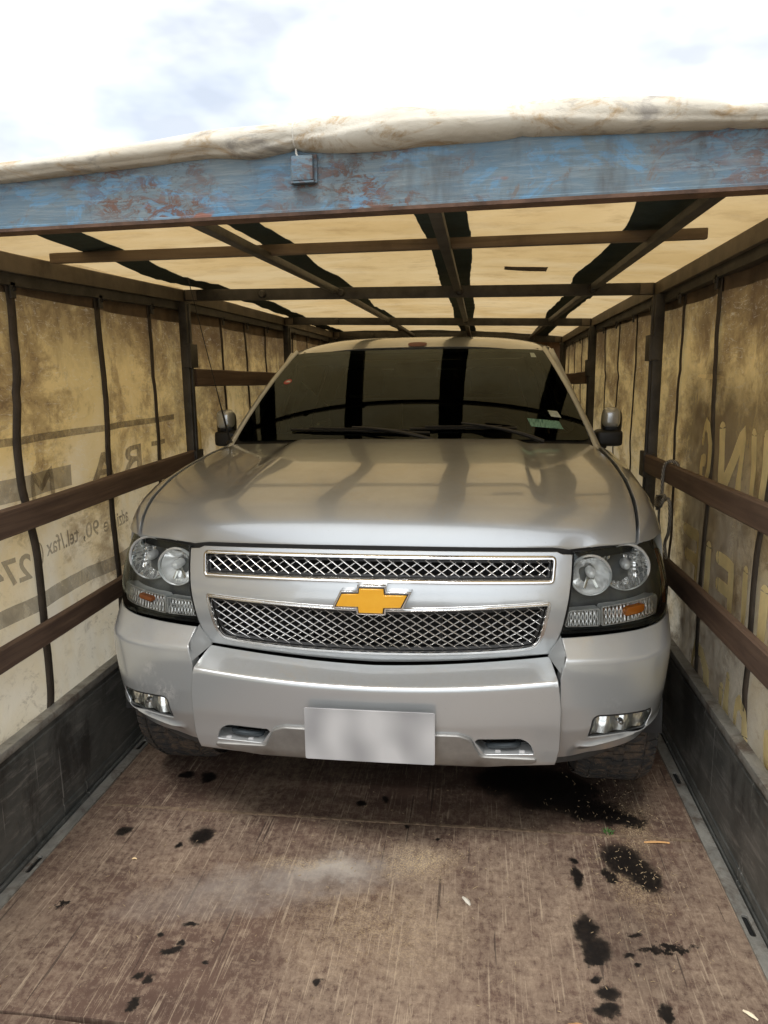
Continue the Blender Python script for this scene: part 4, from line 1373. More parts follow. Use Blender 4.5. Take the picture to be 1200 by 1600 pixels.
def plan(u, s=1.0):
    a = abs(u)
    return math.copysign(interp(CXT, a) * s, u), interp(CYT, a)


def F(u, z, off=0.0):
    x, y = plan(u, interp(SZ, z) if abs(u) > .7 else lerp(1, interp(SZ, z), sstep(.3, .9, abs(u))))
    return (x, y + interp(BZ, z) + off, z)


def mir(fn, sgn): return (lambda u, v: fn(u, v)) if sgn > 0 else (lambda u, v: (-fn(u, v)[0], fn(u, v)[1], fn(u, v)[2]))


OUTF = lambda p: (p[0] * .6, -1, 0)

# ---- grille outlines
UG = sym([(0, .986), (.30, .987), (.617, .990), (.632, 1.080), (.30, 1.079), (0, 1.079)])
UG = [(x, z) for x, z in UG]
UGo = rounded([(-.617, .990), (-.3, .987), (.3, .987), (.617, .990), (.634, 1.080), (.3, 1.080), (-.3, 1.080), (-.634, 1.080)], [.018, .3, .3, .018, .022, .3, .3, .022], 6)
UGi = inset(UGo, .0165)


def lgtop(x): return .906 + .030 * (abs(x) / .6) ** 1.7


def lgbot(x): return .722 + .030 * (abs(x) / .52) ** 2.2


_t = [(x, lgtop(x)) for x in [.607, .5, .4, .3, .2, .1, 0, -.1, -.2, -.3, -.4, -.5, -.607]]
_b = [(x, lgbot(x)) for x in [-.50, -.4, -.3, -.2, -.1, 0, .1, .2, .3, .4, .50]]
LGo = _b + [(.555, .762), (.577, .80)] + _t + [(-.577, .80), (-.555, .762)]
LGo = rounded(LGo, .02, 3)
LGi = inset(LGo, .0165)

# ---- fascia
def fbot(x): return .692 + .045 * (min(abs(x), .603) / .603) ** 1.6


def ftop(x): return 1.094 if abs(x) < .61 else 1.088


half_b = [(x, fbot(x)) for x in (0, .1, .2, .3, .4, .5, .603)]
fas = half_b + [(.622, .775), (.634, .812), (.640, .83), (.662, .93), (.694, 1.084), (.655, 1.086), (.636, 1.094), (.3, 1.095), (0, 1.095)]
fas = sym(fas)
panel(fas, F, [inset(UGo, .003), inset(LGo, .003)], res=.03, thick=.03, edge=.003, gap=.0015, out=OUTF, hole_gap=0).build('grille_surround', PAINT, car, angle=40)

# chrome frames, wires, dark backs
for nm, o_, i_ in (('upper', UGo, UGi), ('lower', LGo, LGi)):
    if nm == 'upper': pr_ = [(.0005, .03), (.0005, -.002), (.0025, -.0075), (.006, -.0095), (.011, -.0085), (.0145, -.002), (.0165, .010), (.0165, .05)]
    else: pr_ = [(.0005, .03), (.0005, -.001), (.002, -.0035), (.0045, -.0035), (.0055, -.001), (.0075, -.0015), (.0095, -.0065), (.0125, -.0065), (.0155, .002), (.0165, .012), (.0165, .05)]
    root_f = sweep_frame(o_, F, pr_).build('grille_frame', CHROME, car, angle=50)
    # inner dark lip
    ii = inset(i_, .001); jj = inset(i_, .010 if nm == 'upper' else .012)
    panel(ii, lambda u, v: F(u, v, .012), [jj], res=.03, thick=.04, edge=.002, gap=0, hole_gap=0, out=OUTF).build('grille_lip', BLACK, root_f)
    panel(inset(i_, -.005), lambda u, v: F(u, v, .060), [], res=.06, thick=.01, edge=.002, gap=0, out=OUTF).build('grille_back', VOID, root_f)
    mb = MB()
    clip = inset(i_, .004); mnx = min(p[0] for p in clip); mxx = max(p[0] for p in clip)
    px_, slope = .0425, .0285 / .0425
    for dr in (1, -1):
        for k in range(-34, 35):
            # line z = zc + dr*slope*(x - k*px)
            zc = .86 if nm == 'lower' else 1.035
            pts = []
            N_ = len(clip)
            for i in range(N_):
                x0, z0 = clip[i - 1]; x1, z1 = clip[i]
                g0 = z0 - zc - dr * slope * (x0 - k * px_); g1 = z1 - zc - dr * slope * (x1 - k * px_)
                if (g0 > 0) != (g1 > 0):
                    t = g0 / (g0 - g1); pts.append((lerp(x0, x1, t), lerp(z0, z1, t)))
            if len(pts) < 2: continue
            pts.sort()
            (xa, za), (xb, zb) = pts[0], pts[-1]
            if math.hypot(xb - xa, zb - za) < .008: continue
            n = max(2, int((xb - xa) / .03))
            P = [F(lerp(xa, xb, q / n), lerp(za, zb, q / n), .016 + (.002 if dr > 0 else -.001)) for q in range(n + 1)]
            mb.tube(P, .0035, 6, flat=.8)
    mb.build('grille_mesh', WIRE, root_f, angle=60)
    # vertical supports behind the mesh
    mb = MB()
    for x in ((-.23, .23, -.46, .46) if nm == 'lower' else (-.5, .5)):
        z0, z1 = (.75, .91) if nm == 'lower' else (1.0, 1.07)
        a = F(x, z0, .035); b = F(x, z1, .035)
        mb.bar(a, b, .012, .01, (0, 1, 0))
    mb.build('grille_support', BLACK, root_f)

# ---- emblem
gold = [(-.100, .022), (-.042, .024), (-.039, .043), (.043, .043), (.045, .022), (.122, .022), (.100, -.022), (.042, -.024), (.040, -.043), (-.043, -.043), (-.045, -.022), (-.122, -.022)]
EZ = .9395


def FE(off): return lambda u, v: (u, interp(CYT, abs(u)) + .045 + off + .25 * (v * v) * 1.0, EZ + v)


em = panel(inset(gold, -.0095), FE(-.000), [], res=.02, thick=.04, edge=.003, gap=0, out=OUTF).build('emblem', CHROME, car, angle=30)
panel(inset(gold, -.0030), FE(-.004), [], res=.02, thick=.006, edge=.001, gap=0, out=OUTF).build('emblem_border', BLACK, em, angle=30)
panel(gold, FE(-.0095), [], res=.012, thick=.008, edge=.0028, gap=0, out=OUTF).build('emblem_face', GOLD, em, angle=30)
# thin chrome outline where the emblem sits in the painted bar
for sg in (-1, 1):
    P = [F(sg * .150, .985, -.003), F(sg * .142 if sg > 0 else -.165, .912, -.003)] if False else None

# ---- bumper centre
BCp = [(.340, .06), (.355, .035), (.375, .0), (.40, -.014), (.44, -.024), (.49, -.032), (.52, -.038), (.56, -.040), (.64, -.041), (.655, -.0405), (.662, -.037), (.668, -.029), (.674, -.018), (.745, .098), (.77, .12)]


def FB(u, v, off=0.0):
    zf = .033 * (min(1.0, abs(u) / .6) ** 2)
    k = sstep(.40, .667, v) if v < .667 else 1.0
    z = v + zf * k
    if v > .667:      # shelf: lands on the fascia's lower edge
        t = (v - .667) / (.745 - .667)
        z = .667 + zf + t * (fbot(u) - .001 - .667 - zf)
    x, y = plan(u)
    return (x, y + interp(BCp, v) + off, z)


bc = [(0, .358), (.2, .362), (.4, .372), (.55, .382), (.622, .386), (.634, .45), (.634, .58), (.622, .667), (.605, .745), (.4, .745), (.2, .745), (0, .745)]
bc = sym(bc)
towR = rounded([(.385, .430), (.548, .434), (.535, .470), (.505, .487), (.362, .484), (.352, .476)], [.006, .006, .03, .03, .004, .01], 4)
towL = mirror_poly(towR)
panel(bc, FB, [towR, towL], res=.022, thick=.06, edge=.0035, gap=.001, out=OUTF, hole_gap=0, lines=[[(-.64, q), (.64, q)] for q in (.620, .636, .648, .655, .662, .668, .674)]).build('bumper', PAINT, car, angle=40)
# skid plate
sk = rounded(sym([(0, .347), (.3, .355), (.545, .392), (.560, .405), (.556, .418), (.372, .424), (.340, .490), (.300, .505), (.15, .507), (0, .508)]), .012, 3)
panel(sk, lambda u, v: FB(u, v, -.012 + .008 * (1 - sstep(.36, .50, v))), [], res=.03, thick=.03, edge=.006, gap=0, out=OUTF).build('skid_plate', simple('satin_skid_plate', (0.30, 0.295, 0.28), .42, .6, .2, 9), car, angle=50)
for sg in (-1, 1):
    mb = MB(); mb.box((min(sg * .34, sg * .57), .06, .415), (max(sg * .34, sg * .57), .09, .50))
    tb = mb.build('tow_recess', BLACK, car)
    mb = MB()
    mb.tube(cr_path([(sg * .40, .055, .44), (sg * .40, .02, .448), (sg * .44, .008, .455), (sg * .49, .015, .458), (sg * .50, .055, .452)], 5), .010, 8)
    mb.build('tow_hook', simple('dull_hook', (0.06, 0.075, 0.085), .5, .3, .3, 20), tb)
    mb = MB()
    for x in (.42, .50): mb.box((min(sg * x, sg * (x + .018)), .0, .434), (max(sg * x, sg * (x + .018)), .03, .439), .001)
    mb.build('clip', simple('pale_clip', (.5, .5, .5), .5), tb)

# number plate (its marks are not legible in the photograph)
PLM = Mat('blank_plate')
_c = PLM.mix(PLM.ramp(PLM.noise(4.5, 1, .3, PLM.co((1.6, 1, 1), (1, 1, .35))), [(0.40, 0.0), (0.62, 1.0)]), (0.30, 0.30, 0.305), (0.50, 0.50, 0.50))
PLM = PLM.fin(PLM.bsdf(_c, .45))
pl = rounded([(-.219, -.092), (.219, -.092), (.219, .092), (-.219, .092)], .008, 4)
plf = lambda u, v: (u + .003, -.075 + .03 * u * u, .507 + v)
plate = panel(pl, plf, [], res=.06, thick=.004, edge=.001, gap=0, out=OUTF).build('license_plate', PLM, car, angle=30)
pb = MB(); pb.box((-.17, -.070, .44), (.18, -.03, .58), .004); pb.build('plate_bracket', BLACK, car)

FOGM = simple('bright_fog_reflector', (.93, .94, .93), .25, .0, .06, 25)
# ---- bumper corners
BSp = [(.34, .055), (.385, .040), (.43, .018), (.47, .004), (.52, -.012), (.60, -.020), (.70, -.021), (.745, -.018), (.757, -.014), (.764, -.007), (.770, .002), (.80, .040), (.82, .066), (.85, .10)]


def FS(u, v, off=0.0):
    x, y = plan(u, interp(SZ, v))
    lip = .445 + .20 * max(0, u - .78)
    y += interp(BSp, v) * (1 - .45 * sstep(.95, 1.25, u))
    # rolled lip under the fog lamp
    y -= .014 * math.exp(-((v - lip) / .008) ** 2) * sstep(.70, .78, u) * (1 - sstep(1.18, 1.3, u))
    y += .018 * sstep(lip - .004, lip - .03, v) * sstep(.70, .80, u)
    # shallow recess around the lamp
    return (x, y + off, v)


bs = [(.640, .386), (.76, .390), (.88, .398), (.98, .415), (1.06, .455), (1.13, .53), (1.20, .62), (1.26, .70), (1.32, .78), (1.36, .860), (1.25, .858), (1.19, .854), (1.12, .842), (1.02, .832), (.90, .825), (.75, .819),
      (.637, .815), (.648, .770), (.638, .735), (.631, .70), (.640, .58), (.640, .45)]
fog = rounded([(.757, .478), (.985, .487), (1.003, .540), (.990, .560), (.772, .566), (.758, .555)], [.012, .012, .02, .01, .02, .01], 4)
for sg in (-1, 1):
    fn = mir(FS, sg)
    o_ = lambda p: (p[0] * 1.2, -1, 0)
    bcn = panel(bs, fn, [fog], res=.022, thick=.05, edge=.0035, gap=.0, out=o_, hole_gap=0, lines=[[(.64, q), (1.345, q)] for q in (.745, .757, .764, .770)] + [[(.74, .445 + d_), (.78, .445 + d_), (1.15, .519 + d_)] for d_ in (-.03, -.016, -.006, .002, .012, .024)]).build('bumper_corner', PAINT, car, angle=45)
    # wedge facet between corner and centre bumper
    mb = MB()
    A = F(.636, .814, -.003); B = FS(.6465, .772, .006); C_ = FS(.636, .712, .003); D = F(.598, .736, -.010)
    A2, B2, C2, D2 = [(p[0], p[1] + .05, p[2]) for p in (A, B, C_, D)]
    mb.add([(sg * p[0], p[1], p[2]) for p in (A, B, C_, D, A2, B2, C2, D2)], [(0, 1, 2, 3), (4, 7, 6, 5), (0, 4, 5, 1), (1, 5, 6, 2), (2, 6, 7, 3), (3, 7, 4, 0)])
    mb.build('wedge_facet', PAINT, bcn, smooth=False)
    # fog lamp
    fg = sweep_frame(fog, lambda u, v, l: ((lambda p: (sg * p[0], p[1], p[2]))(FS(u, v, l))), [(-.002, .03), (.0, .012), (.0005, .008), (.003, .004), (.006, .004), (.008, .010), (.008, .03)], .012).build('fog_lamp', GREYPL, car, angle=50)
    panel(inset(fog, .005), mir(lambda u, v: FS(u, v, .006), sg), [], res=.03, thick=.002, edge=.001, gap=0, out=o_).build('lens', LENS, fg)
    panel(inset(fog, .004), mir(lambda u, v: FS(u, v, .006 + .50 * max(0, v - .475) + .006 * math.sin(u * 90)), sg), [], res=.012, thick=.003, edge=.001, gap=0, out=o_).build('reflector', REFL, fg, angle=25)
    c = FS(.87, .522, .026); mb = MB(); mb.lathe([(-.016, 0), (-.014, .007), (0, .010), (.02, .010)], 14, 'y', (sg * c[0], c[1], c[2])); mb.build('bulb', simple('bulb_cap', (.45, .45, .45), .2, .6), fg)

# air dam under the bumper
mb = MB(); rws = []
for k in range(61):
    u = lerp(-1.13, 1.13, k / 60)
    a = abs(u); x, y = plan(u, .925)
    zt = .40 + .12 * sstep(.95, 1.15, a); zb = interp([(0, .345), (.5, .350), (.66, .338), (.78, .345), (.9, .365), (1.02, .42), (1.2, .52)], a)
    if a < .64: zb = max(zb, .345)
    rws.append([(x, y + .06, zt), (x * .995, y + .065, (zt + zb) / 2), (x * .99, y + .085, zb), (x * .985, y + .11, zb), (x * .975, y + .14, zt)])
mb.grid(rws, close_v=True)
mb.build('air_dam', GREYPL, car, angle=40)

# ---- headlights
HL = [(.636, .819), (.75, .823), (.90, .829), (1.02, .836), (1.12, .846), (1.185, .862), (1.20, .90), (1.19, 1.0), (1.165, 1.09), (1.155, 1.112), (1.05, 1.110), (.93, 1.105), (.80, 1.097), (.697, 1.087), (.664, .93)]
HL = [(a, b + (.003 if b > 1 else 0)) for a, b in HL]
HLr = rounded(HL, [0.004] + [.03] * 4 + [.02, .02, .1, .05, .01, .05, .05, .05, .004, .1], 3)


def m_flute(name, scx, col=(0.8, 0.8, 0.78), rough=.12, met=.8):
    m = Mat(name)
    w = m.n('ShaderNodeTexWave', {'Vector': m.co((1, 0, .12)), 'Scale': scx, 'Distortion': .6, 'Detail': 1.0})
    c = m.mix(m.ramp(m.noise(30, 3, .5), [(0.4, 0.0), (0.65, 1.0)]), col, tuple(x * .65 for x in col))
    return m.fin(m.bsdf(c, rough, met, m.bump(w.outputs['Fac'], 1.0, .006)))


FLUTE = m_flute('fluted_reflector', 9, (0.97, .97, .96), .11, .75)
RIB = m_flute('ribbed_lamp_lens', 24, (0.97, 0.97, 0.95), .18, .4)
FROST = simple('frosted_ring', (0.62, 0.63, 0.62), .35, .3, .1, 20)
AMBP = Mat('amber_reflector_strip'); AMBP = AMBP.fin(AMBP.bsdf((0.55, 0.16, 0.02), .25, 0.0, Coat_Weight=1.0))
for sg in (-1, 1):
    o_ = lambda p: (p[0] * 1.2, -1, 0)
    hl = empty('headlight'); hl.parent = car
    # back and side walls
    panel(inset(HLr, .002), mir(lambda u, v: F(u, v, .085), sg), [], res=.05, thick=.003, edge=.001, gap=0, out=o_).build('housing', HOUS, hl)
    L = dens(inset(HLr, .003), .03)
    mb = MB(); mb.grid([[(sg * F(u, v, d)[0], F(u, v, d)[1], v) for (u, v) in L] for d in (.003, .045, .087)], close_v=True); mb.build('side_wall', HOUS, hl)
    panel(inset(HLr, .002), mir(lambda u, v: F(u, v, .001), sg), [], res=.04, thick=.002, edge=.001, gap=0, out=o_).build('lens', LENS, hl)
    panel(inset(HLr, .000), mir(lambda u, v: F(u, v, .002), sg), [inset(HLr, .0035)], res=.04, thick=.02, edge=.001, gap=0, hole_gap=0, out=o_).build('seal', BLACK, hl)
    # dark shelf between the lamps
    shelf = rounded([(.645, .915), (.80, .925), (.985, .940), (1.06, .945), (1.08, .84), (.64, .825)], .006, 2)
    # reflector bowls
    for (cx, cyy, cz, r, mat, nm) in ((.858, .224, 1.026, .083, FLUTE, 'main'), (.735, .172, 1.008, .071, REFL, 'side')):
        mb = MB()
        prof = [(.052, .0), (.050, .012), (.044, .026), (.034, .042), (.018, .056), (.0, r - .008)]
        # faceted bowl: each facet a slightly different tilt
        rws_ = []
        NT = 72
        for q in range(NT):
            a = 2 * math.pi * q / NT; row = []
            for ir in range(15):
                rr = (r - .007) * ir / 14
                dep = .054 * (1 - (rr / (r - .007)) ** 2)
                X = rr * math.cos(a); Z = rr * math.sin(a)
                if nm == 'main' and rr > .018:
                    sx_ = (X * sg + .1) / .0135; fr = sx_ - math.floor(sx_)
                    dep += .0042 * math.sin(math.pi * fr) * (1 if Z < .035 else .3) + .0022 * math.sin(Z * 260)
                elif nm == 'side':
                    dep += .0035 * abs(math.sin(a * 2.5 + .6)) * min(1, rr / .03)
                row.append((sg * cx + X, cyy + dep + .22 * Z + .008, cz + Z))
            rws_.append(row)
        mb.grid(rws_, close_u=True); rf = mb.build('reflector', mat, hl, angle=60)
        mb = MB(); mb.lathe([(.004, r - .008), (-.002, r - .006), (-.004, r - .002), (-.002, r), (.008, r + .001)], 40, 'y', (sg * cx, cyy, cz)); mb.build('ring', FROST, rf, angle=60)
        mb = MB(); mb.lathe([(-.012, .0), (-.010, .009), (.0, .015), (.016, .017), (.05, .016)], 20, 'y', (sg * (cx + .004), cyy + .006, cz + .004)); mb.build('bulb', simple('bulb_shield', (.85, .85, .84), .25, .2, .1), rf)
        if nm == 'side':
            mb = MB()
            for a0 in (250, 300):
                a = math.radians(a0); mb.bar((sg * cx + .012 * math.cos(a), cyy + .03, cz + .012 * math.sin(a)), (sg * cx + .052 * math.cos(a), cyy + .012, cz + .052 * math.sin(a)), .010, .004, (0, 1, 0), .001)
            mb.build('vane', simple('reflector_vane', (.5, .5, .46), .2, .8), rf)
    # mask plate filling the housing round the bowls
    mask = inset(HLr, .006)
    circ = lambda cu, cz, r: [(cu + r * math.cos(q * math.pi / 12), cz + r * math.sin(q * math.pi / 12)) for q in range(24)]
    # lower lamps
    up_ = lambda x: .9055 + (x - .66) * .07
    inner = rounded([(.655, .842), (.770, .842), (.770, .898), (.668, .892)], .006, 3)
    outer = rounded([(.782, .842), (1.000, .862), (1.012, .915), (1.000, .926), (.782, .903)], [.005, .005, .02, .01, .005], 3)
    for q, (poly, mt) in enumerate(((inner, RIB), (outer, RIB))):
        panel(poly, mir(lambda u, v: F(u, v, .016 + .42 * max(0, v - .84) + .002 * math.sin(u * 520)), sg), [], res=.012, thick=.004, edge=.003, gap=0, out=o_).build('lower_reflector', mt, hl, angle=30)
        panel(inset(poly, -.005), mir(lambda u, v: F(u, v, .020), sg), [inset(poly, .0005)], res=.03, thick=.04, edge=.002, gap=0, hole_gap=0, out=o_).build('lamp_bezel', FROST, hl, angle=30)
    am = rounded([(.862, .866), (.942, .876), (.948, .908), (.866, .900)], .014, 3)
    if sg > 0:
        panel(am, mir(lambda u, v: F(u, v, .014), sg), [], res=.012, thick=.02, edge=.006, gap=0, out=o_).build('turn_signal_bulb', AMBER, hl, angle=50)
    else:
        panel(inset(am, .006), mir(lambda u, v: F(u - .03, v, .016), sg), [], res=.012, thick=.02, edge=.006, gap=0, out=o_).build('turn_signal_bulb', simple('faded_amber', (.62, .20, .07), .25, .1), hl, angle=50)
    st = [(1.105, .872), (1.125, .872), (1.120, 1.06), (1.100, 1.06)]
    panel(st, mir(lambda u, v: F(u, v, .018), sg), [], res=.03, thick=.01, edge=.002, gap=0, out=o_).build('side_reflector', AMBP if sg > 0 else simple('dull_reflector', (.16, .10, .07), .4), hl)
    panel([(1.188, .86), (1.199, .86), (1.176, 1.108), (1.165, 1.108)], mir(lambda u, v: F(u, v, -.004), sg), [], res=.03, thick=.01, edge=.002, gap=0, out=o_).build('edge_strip', CHROME, hl)

# ---- dark bay behind the nose
mb = MB()
rws = []
for z in (.40, .70, .95, 1.06):
    row = []
    for k in range(25):
        u = lerp(-1.0, 1.0, k / 24); x, y = plan(u, .90); row.append((x, y + .26 + (.05 if z > 1 else 0), z))
    rws.append(row)
mb.grid(rws)
mb.box((-.72, .30, .36), (.72, 1.25, 1.05))
mb.box((-.9, 1.15, .40), (.9, 4.7, 1.0))
mb.build('chassis', VOID, car)
# top seal band between hood and grille
mb = MB(); rws = []
for k in range(61):
    u = lerp(-.93, .93, k / 60); x, y, z = F(u, 1.09)
    z = interp([(0, 1.085), (.62, 1.083), (.68, 1.075), (.95, 1.098)], abs(u))
    rws.append([(x, y + .012, z + .02), (x, y + .012, z - .02), (x, y + .10, z - .02), (x, y + .10, z + .02)])
mb.grid(rws, close_v=True); mb.build('nose_seal', BLACK, car)

# ---- hood
SEAM = smooth_tab([(0, (.896, .225, 1.112)), (.05, (.903, .262, 1.150)), (.10, (.908, .31, 1.186)), (.18, (.913, .40, 1.228)), (.32, (.917, .60, 1.277)), (.50, (.916, .84, 1.308)), (.70, (.910, 1.06, 1.328)), (.86, (.900, 1.21, 1.338)), (1.0, (.888, 1.33, 1.345))], 0)
CEN = [(0, (.0, .150, 1.099)), (.05, (0, .166, 1.145)), (.10, (0, .196, 1.192)), (.18, (0, .242, 1.233)), (.24, (0, .30, 1.249)), (.32, (0, .42, 1.270)), (.50, (0, .66, 1.304)), (.70, (0, .90, 1.333)), (.86, (0, 1.08, 1.352)), (1.0, (0, 1.20, 1.362))]


def v3tab(tab, t):
    if t <= tab[0][0]: return Vector(tab[0][1])
    for i in range(len(tab) - 1):
        a, va = tab[i]; b, vb = tab[i + 1]
        if t <= b:
            k = (t - a) / (b - a)
            p0 = Vector(tab[max(i - 1, 0)][1]); p1 = Vector(va); p2 = Vector(vb); p3 = Vector(tab[min(i + 2, len(tab) - 1)][1])
            return 0.5 * ((2 * p1) + (-p0 + p2) * k + (2 * p0 - 5 * p1 + 4 * p2 - p3) * k * k + (-p0 + 3 * p1 - 3 * p2 + p3) * k ** 3)
    return Vector(tab[-1][1])


def HOOD(s_, t):
    a = abs(s_); P = v3tab(CEN, t); Q = v3tab(SEAM, t)
    x = Q.x * s_
    w = a ** lerp(3.0, 2.2, t)
    y = lerp(P.y, Q.y, w)
    z = lerp(P.z, Q.z, a ** lerp(5.0, 2.4, sstep(0, .5, t)))
    if t < .06:      # the lower edge dips at the ends of the grille
        z -= .010 * math.exp(-((a - .77) / .05) ** 4) * (1 - t / .06)
    dome = .020 * sstep(.10, .42, t) * (1 - sstep(.575, .665, a))
    return (x, y, z + dome)


TB = [0, .012, .03, .05, .075, .10, .14, .18, .24, .32, .40, .50, .60, .70, .78, .86, .93, 1.0]
mb = MB(); rws = []
for t in TB:
    rws.append([HOOD(lerp(-1, 1, i / 80), t) for i in range(81)])
# rolled edges
front = [(p[0], p[1] + .010, p[2] - .006) for p in rws[0]]; front2 = [(p[0], p[1] + .03, p[2] - .008) for p in rws[0]]
back = [(p[0], p[1] + .012, p[2] - .004) for p in rws[-1]]; back2 = [(p[0], p[1] + .014, p[2] - .03) for p in rws[-1]]
rws = [front2, front] + rws + [back, back2]
R_ = []
for r in rws:
    l = r[0]; q = r[-1]
    R_.append([(l[0] + .012, l[1], l[2] - .03), (l[0] + .006, l[1], l[2] - .005)] + [(l[0] + .009, l[1], l[2] - .001)] + r[1:-1] + [(q[0] - .009, q[1], q[2] - .001)] + [(q[0] - .006, q[1], q[2] - .005), (q[0] - .012, q[1], q[2] - .03)])
mb.grid(R_)
hood = mb.build('hood', PAINT, car, angle=50)
sm = hood.modifiers.new('smooth', 'SUBSURF'); sm.levels = 1; sm.render_levels = 1

# ---- cowl, wipers, windshield


def WS(s_, t, off=0.0):
    a = abs(s_)
    B = Vector((s_ * .905, 1.235 + .115 * a ** 2.2, 1.366 - .018 * a ** 2)); T = Vector((s_ * .708, 1.935 + .045 * a ** 2, 1.822 - .012 * a ** 3))
    p = B.lerp(T, t)
    bl = .030 * 4 * t * (1 - t) * (1 - .3 * a * a)
    n = Vector((s_ * .15, -.50, .85)).normalized()
    p = p + n * (bl + off)
    return (p.x, p.y, p.z)


mb = MB(); rws = []
for k in range(41):
    s_ = lerp(-1, 1, k / 40); h = Vector(HOOD(s_, 1.0)); w = Vector(WS(s_, 0))
    rws.append([tuple(h + Vector((0, .016, -.028))), tuple((h + w) / 2 + Vector((0, .01, -.030))), tuple(w + Vector((0, .01, -.012))), tuple(w + Vector((0, .03, .0)))])
mb.grid(rws); mb.build('cowl', BLACK, car)
wso = [(-.985, .015), (.985, .015), (.985, .5), (.975, .985), (-.975, .985), (-.985, .5)]
wso = rounded(wso, [.05, .05, .3, .06, .06, .3], 5)
OUTW = lambda p: (0, -.5, .8)
ws = panel(wso, WS, [], res=.06, thick=.005, edge=.001, gap=0, out=OUTW).build('windshield', GLASSW, car, angle=60)
panel([(-1.0, -.02), (1.0, -.02), (1.0, 1.0), (-1.0, 1.0)], lambda u, v: WS(u, v, -.010), [rounded([(-.935, .085), (.935, .085), (.915, .955), (-.915, .955)], .10, 6)], res=.06, thick=.004, edge=.001, gap=0, hole_gap=0, out=OUTW).build('black_border', BLACK, ws)
# stickers
def sticker(name, poly, mat, off=.001, parent=ws, label=None):
    o = panel(poly, lambda u, v: WS(u, v, off), [], res=.03, thick=.0006, edge=.0002, gap=0, out=OUTW).build(name, mat, parent)
    if label: o['label'] = label
    return o
GRN = Mat('green_sticker')
_br = GRN.n('ShaderNodeTexBrick', {'Vector': GRN.co((1, 1, 1)), 'Scale': 60.0})
GRN = GRN.fin(GRN.bsdf(GRN.mix(GRN.ramp(GRN.noise(90, 2, .5, GRN.co((3, .2, .2))), [(0.45, 0.0), (0.55, 1.0)]), (0.05, 0.16, 0.13), (0.22, 0.42, 0.33)), .5))
WHS = simple('pale_sticker', (0.45, 0.52, 0.48), .5, 0, .2, 50)
REDS = simple('red_sticker', (0.45, 0.05, 0.04), .5)
#STICKERS
sticker('registration_sticker', [(.685, .125), (.858, .105), (.850, .175), (.675, .195)], GRN, label='green registration sticker at the lower right of the glass')
sticker('sticker_field', [(.775, .122), (.845, .114), (.839, .166), (.770, .176)], simple('pale_green', (.16, .34, .27), .5, 0, .4, 120), .0018)
sticker('inspection_sticker', [(.815, .215), (.872, .205), (.862, .265), (.808, .272)], WHS)
sticker('inspection_sticker', [(.855, .87), (.895, .87), (.895, .93), (.865, .93)], WHS)
sticker('round_sticker', [(-.875 + .028 * math.cos(q) , .60 + .030 * math.sin(q)) for q in [k * math.pi / 8 for k in range(16)]], REDS, .001)
sticker('round_sticker_lettering', [(-.893, .595), (-.857, .590), (-.853, .606), (-.878, .612)], simple('white_print', (.7, .7, .68), .5), .0018)

for (s0, t0, s1, t1, sp0, sp1, tp0, tp1) in ((.16, -.03, -.30, .085, .13, -.66, .052, .090), (.72, -.03, .30, .115, .60, .02, .095, .085)):
    wp = empty('wiper'); wp.parent = car
    mb = MB(); P = [WS(lerp(s0, s1, k / 8), lerp(t0, t1, (k / 8) ** .8), .022 + .012 * math.sin(k / 8 * 3.1)) for k in range(9)]
    mb.tube(P, [.012, .011, .010, .009, .008, .007, .006, .006, .005], 8); mb.build('wiper_arm', BLACK, wp)
    mb = MB(); P = [WS(lerp(sp0, sp1, k / 14), lerp(tp0, tp1, k / 14), .010) for k in range(15)]
    mb.tube(P, .007, 6); P2 = [WS(lerp(sp0, sp1, k / 14), lerp(tp0, tp1, k / 14), .022) for k in range(2, 13)]; mb.tube(P2, .004, 6); mb.build('wiper_blade', BLACK, wp)

# ---- pillars and roof
mb = MB()


def roofpt(s_, t):
    """s across -1..1, t along: y from windshield top to the rear"""
    a = abs(s_)
    y0 = WS(s_ if a < 1 else math.copysign(1, s_), 1.0)[1]
    y = lerp(y0, 4.75, t)
    d = y - y0
    z = 1.830 + .070 * (1 - math.exp(-d / .13)) + .012 * math.sin(min(1, d / 3) * 3.14) - .03 * sstep(2.2, 3.0, d)
    hw = lerp(.712, .735, sstep(0, .3, d))
    z -= .050 * a ** 4 + .010 * a ** 2
    return (s_ * hw, y + .004, z)


rws = []
for t in [0, .004, .012, .022, .035, .05, .075, .11, .2, .4, .6, .8, .95, 1.0]:
    r = [roofpt(lerp(-1, 1, i / 40), t) for i in range(41)]
    l, q = r[0], r[-1]
    r = [(l[0] - .055, l[1] + .02, l[2] - .045), (l[0] - .045, l[1] + .015, l[2] - .022), (l[0] - .022, l[1] + .005, l[2] - .006)] + r + [(q[0] + .022, q[1] + .005, q[2] - .006), (q[0] + .045, q[1] + .015, q[2] - .022), (q[0] + .055, q[1] + .02, q[2] - .045)]
    rws.append(r)
front = [(p[0], p[1] + .02, p[2] - .02) for p in rws[0]]
mb.grid([front] + rws); roof = mb.build('roof', PAINT, car, angle=50)
mb = MB(); pts = []
for q in range(24):
    a = q * math.pi / 12
    cx = roofpt(0 + .075 * math.copysign(abs(math.cos(a)) ** .7, math.cos(a)), .0105 + .0105 * math.copysign(abs(math.sin(a)) ** .8, math.sin(a)))
    pts.append((cx[0], cx[1] - .002, cx[2] + .003))
cc_ = roofpt(0, .0105); mb.add([(cc_[0], cc_[1] - .003, cc_[2] + .006)] + pts, [(0, k + 1, (k + 1) % 24 + 1) for k in range(24)])
mb.build('red_oval', simple('dull_red_oval', (0.16, 0.045, 0.035), .5), roof)  # flat dull red oval on the roof's front edge

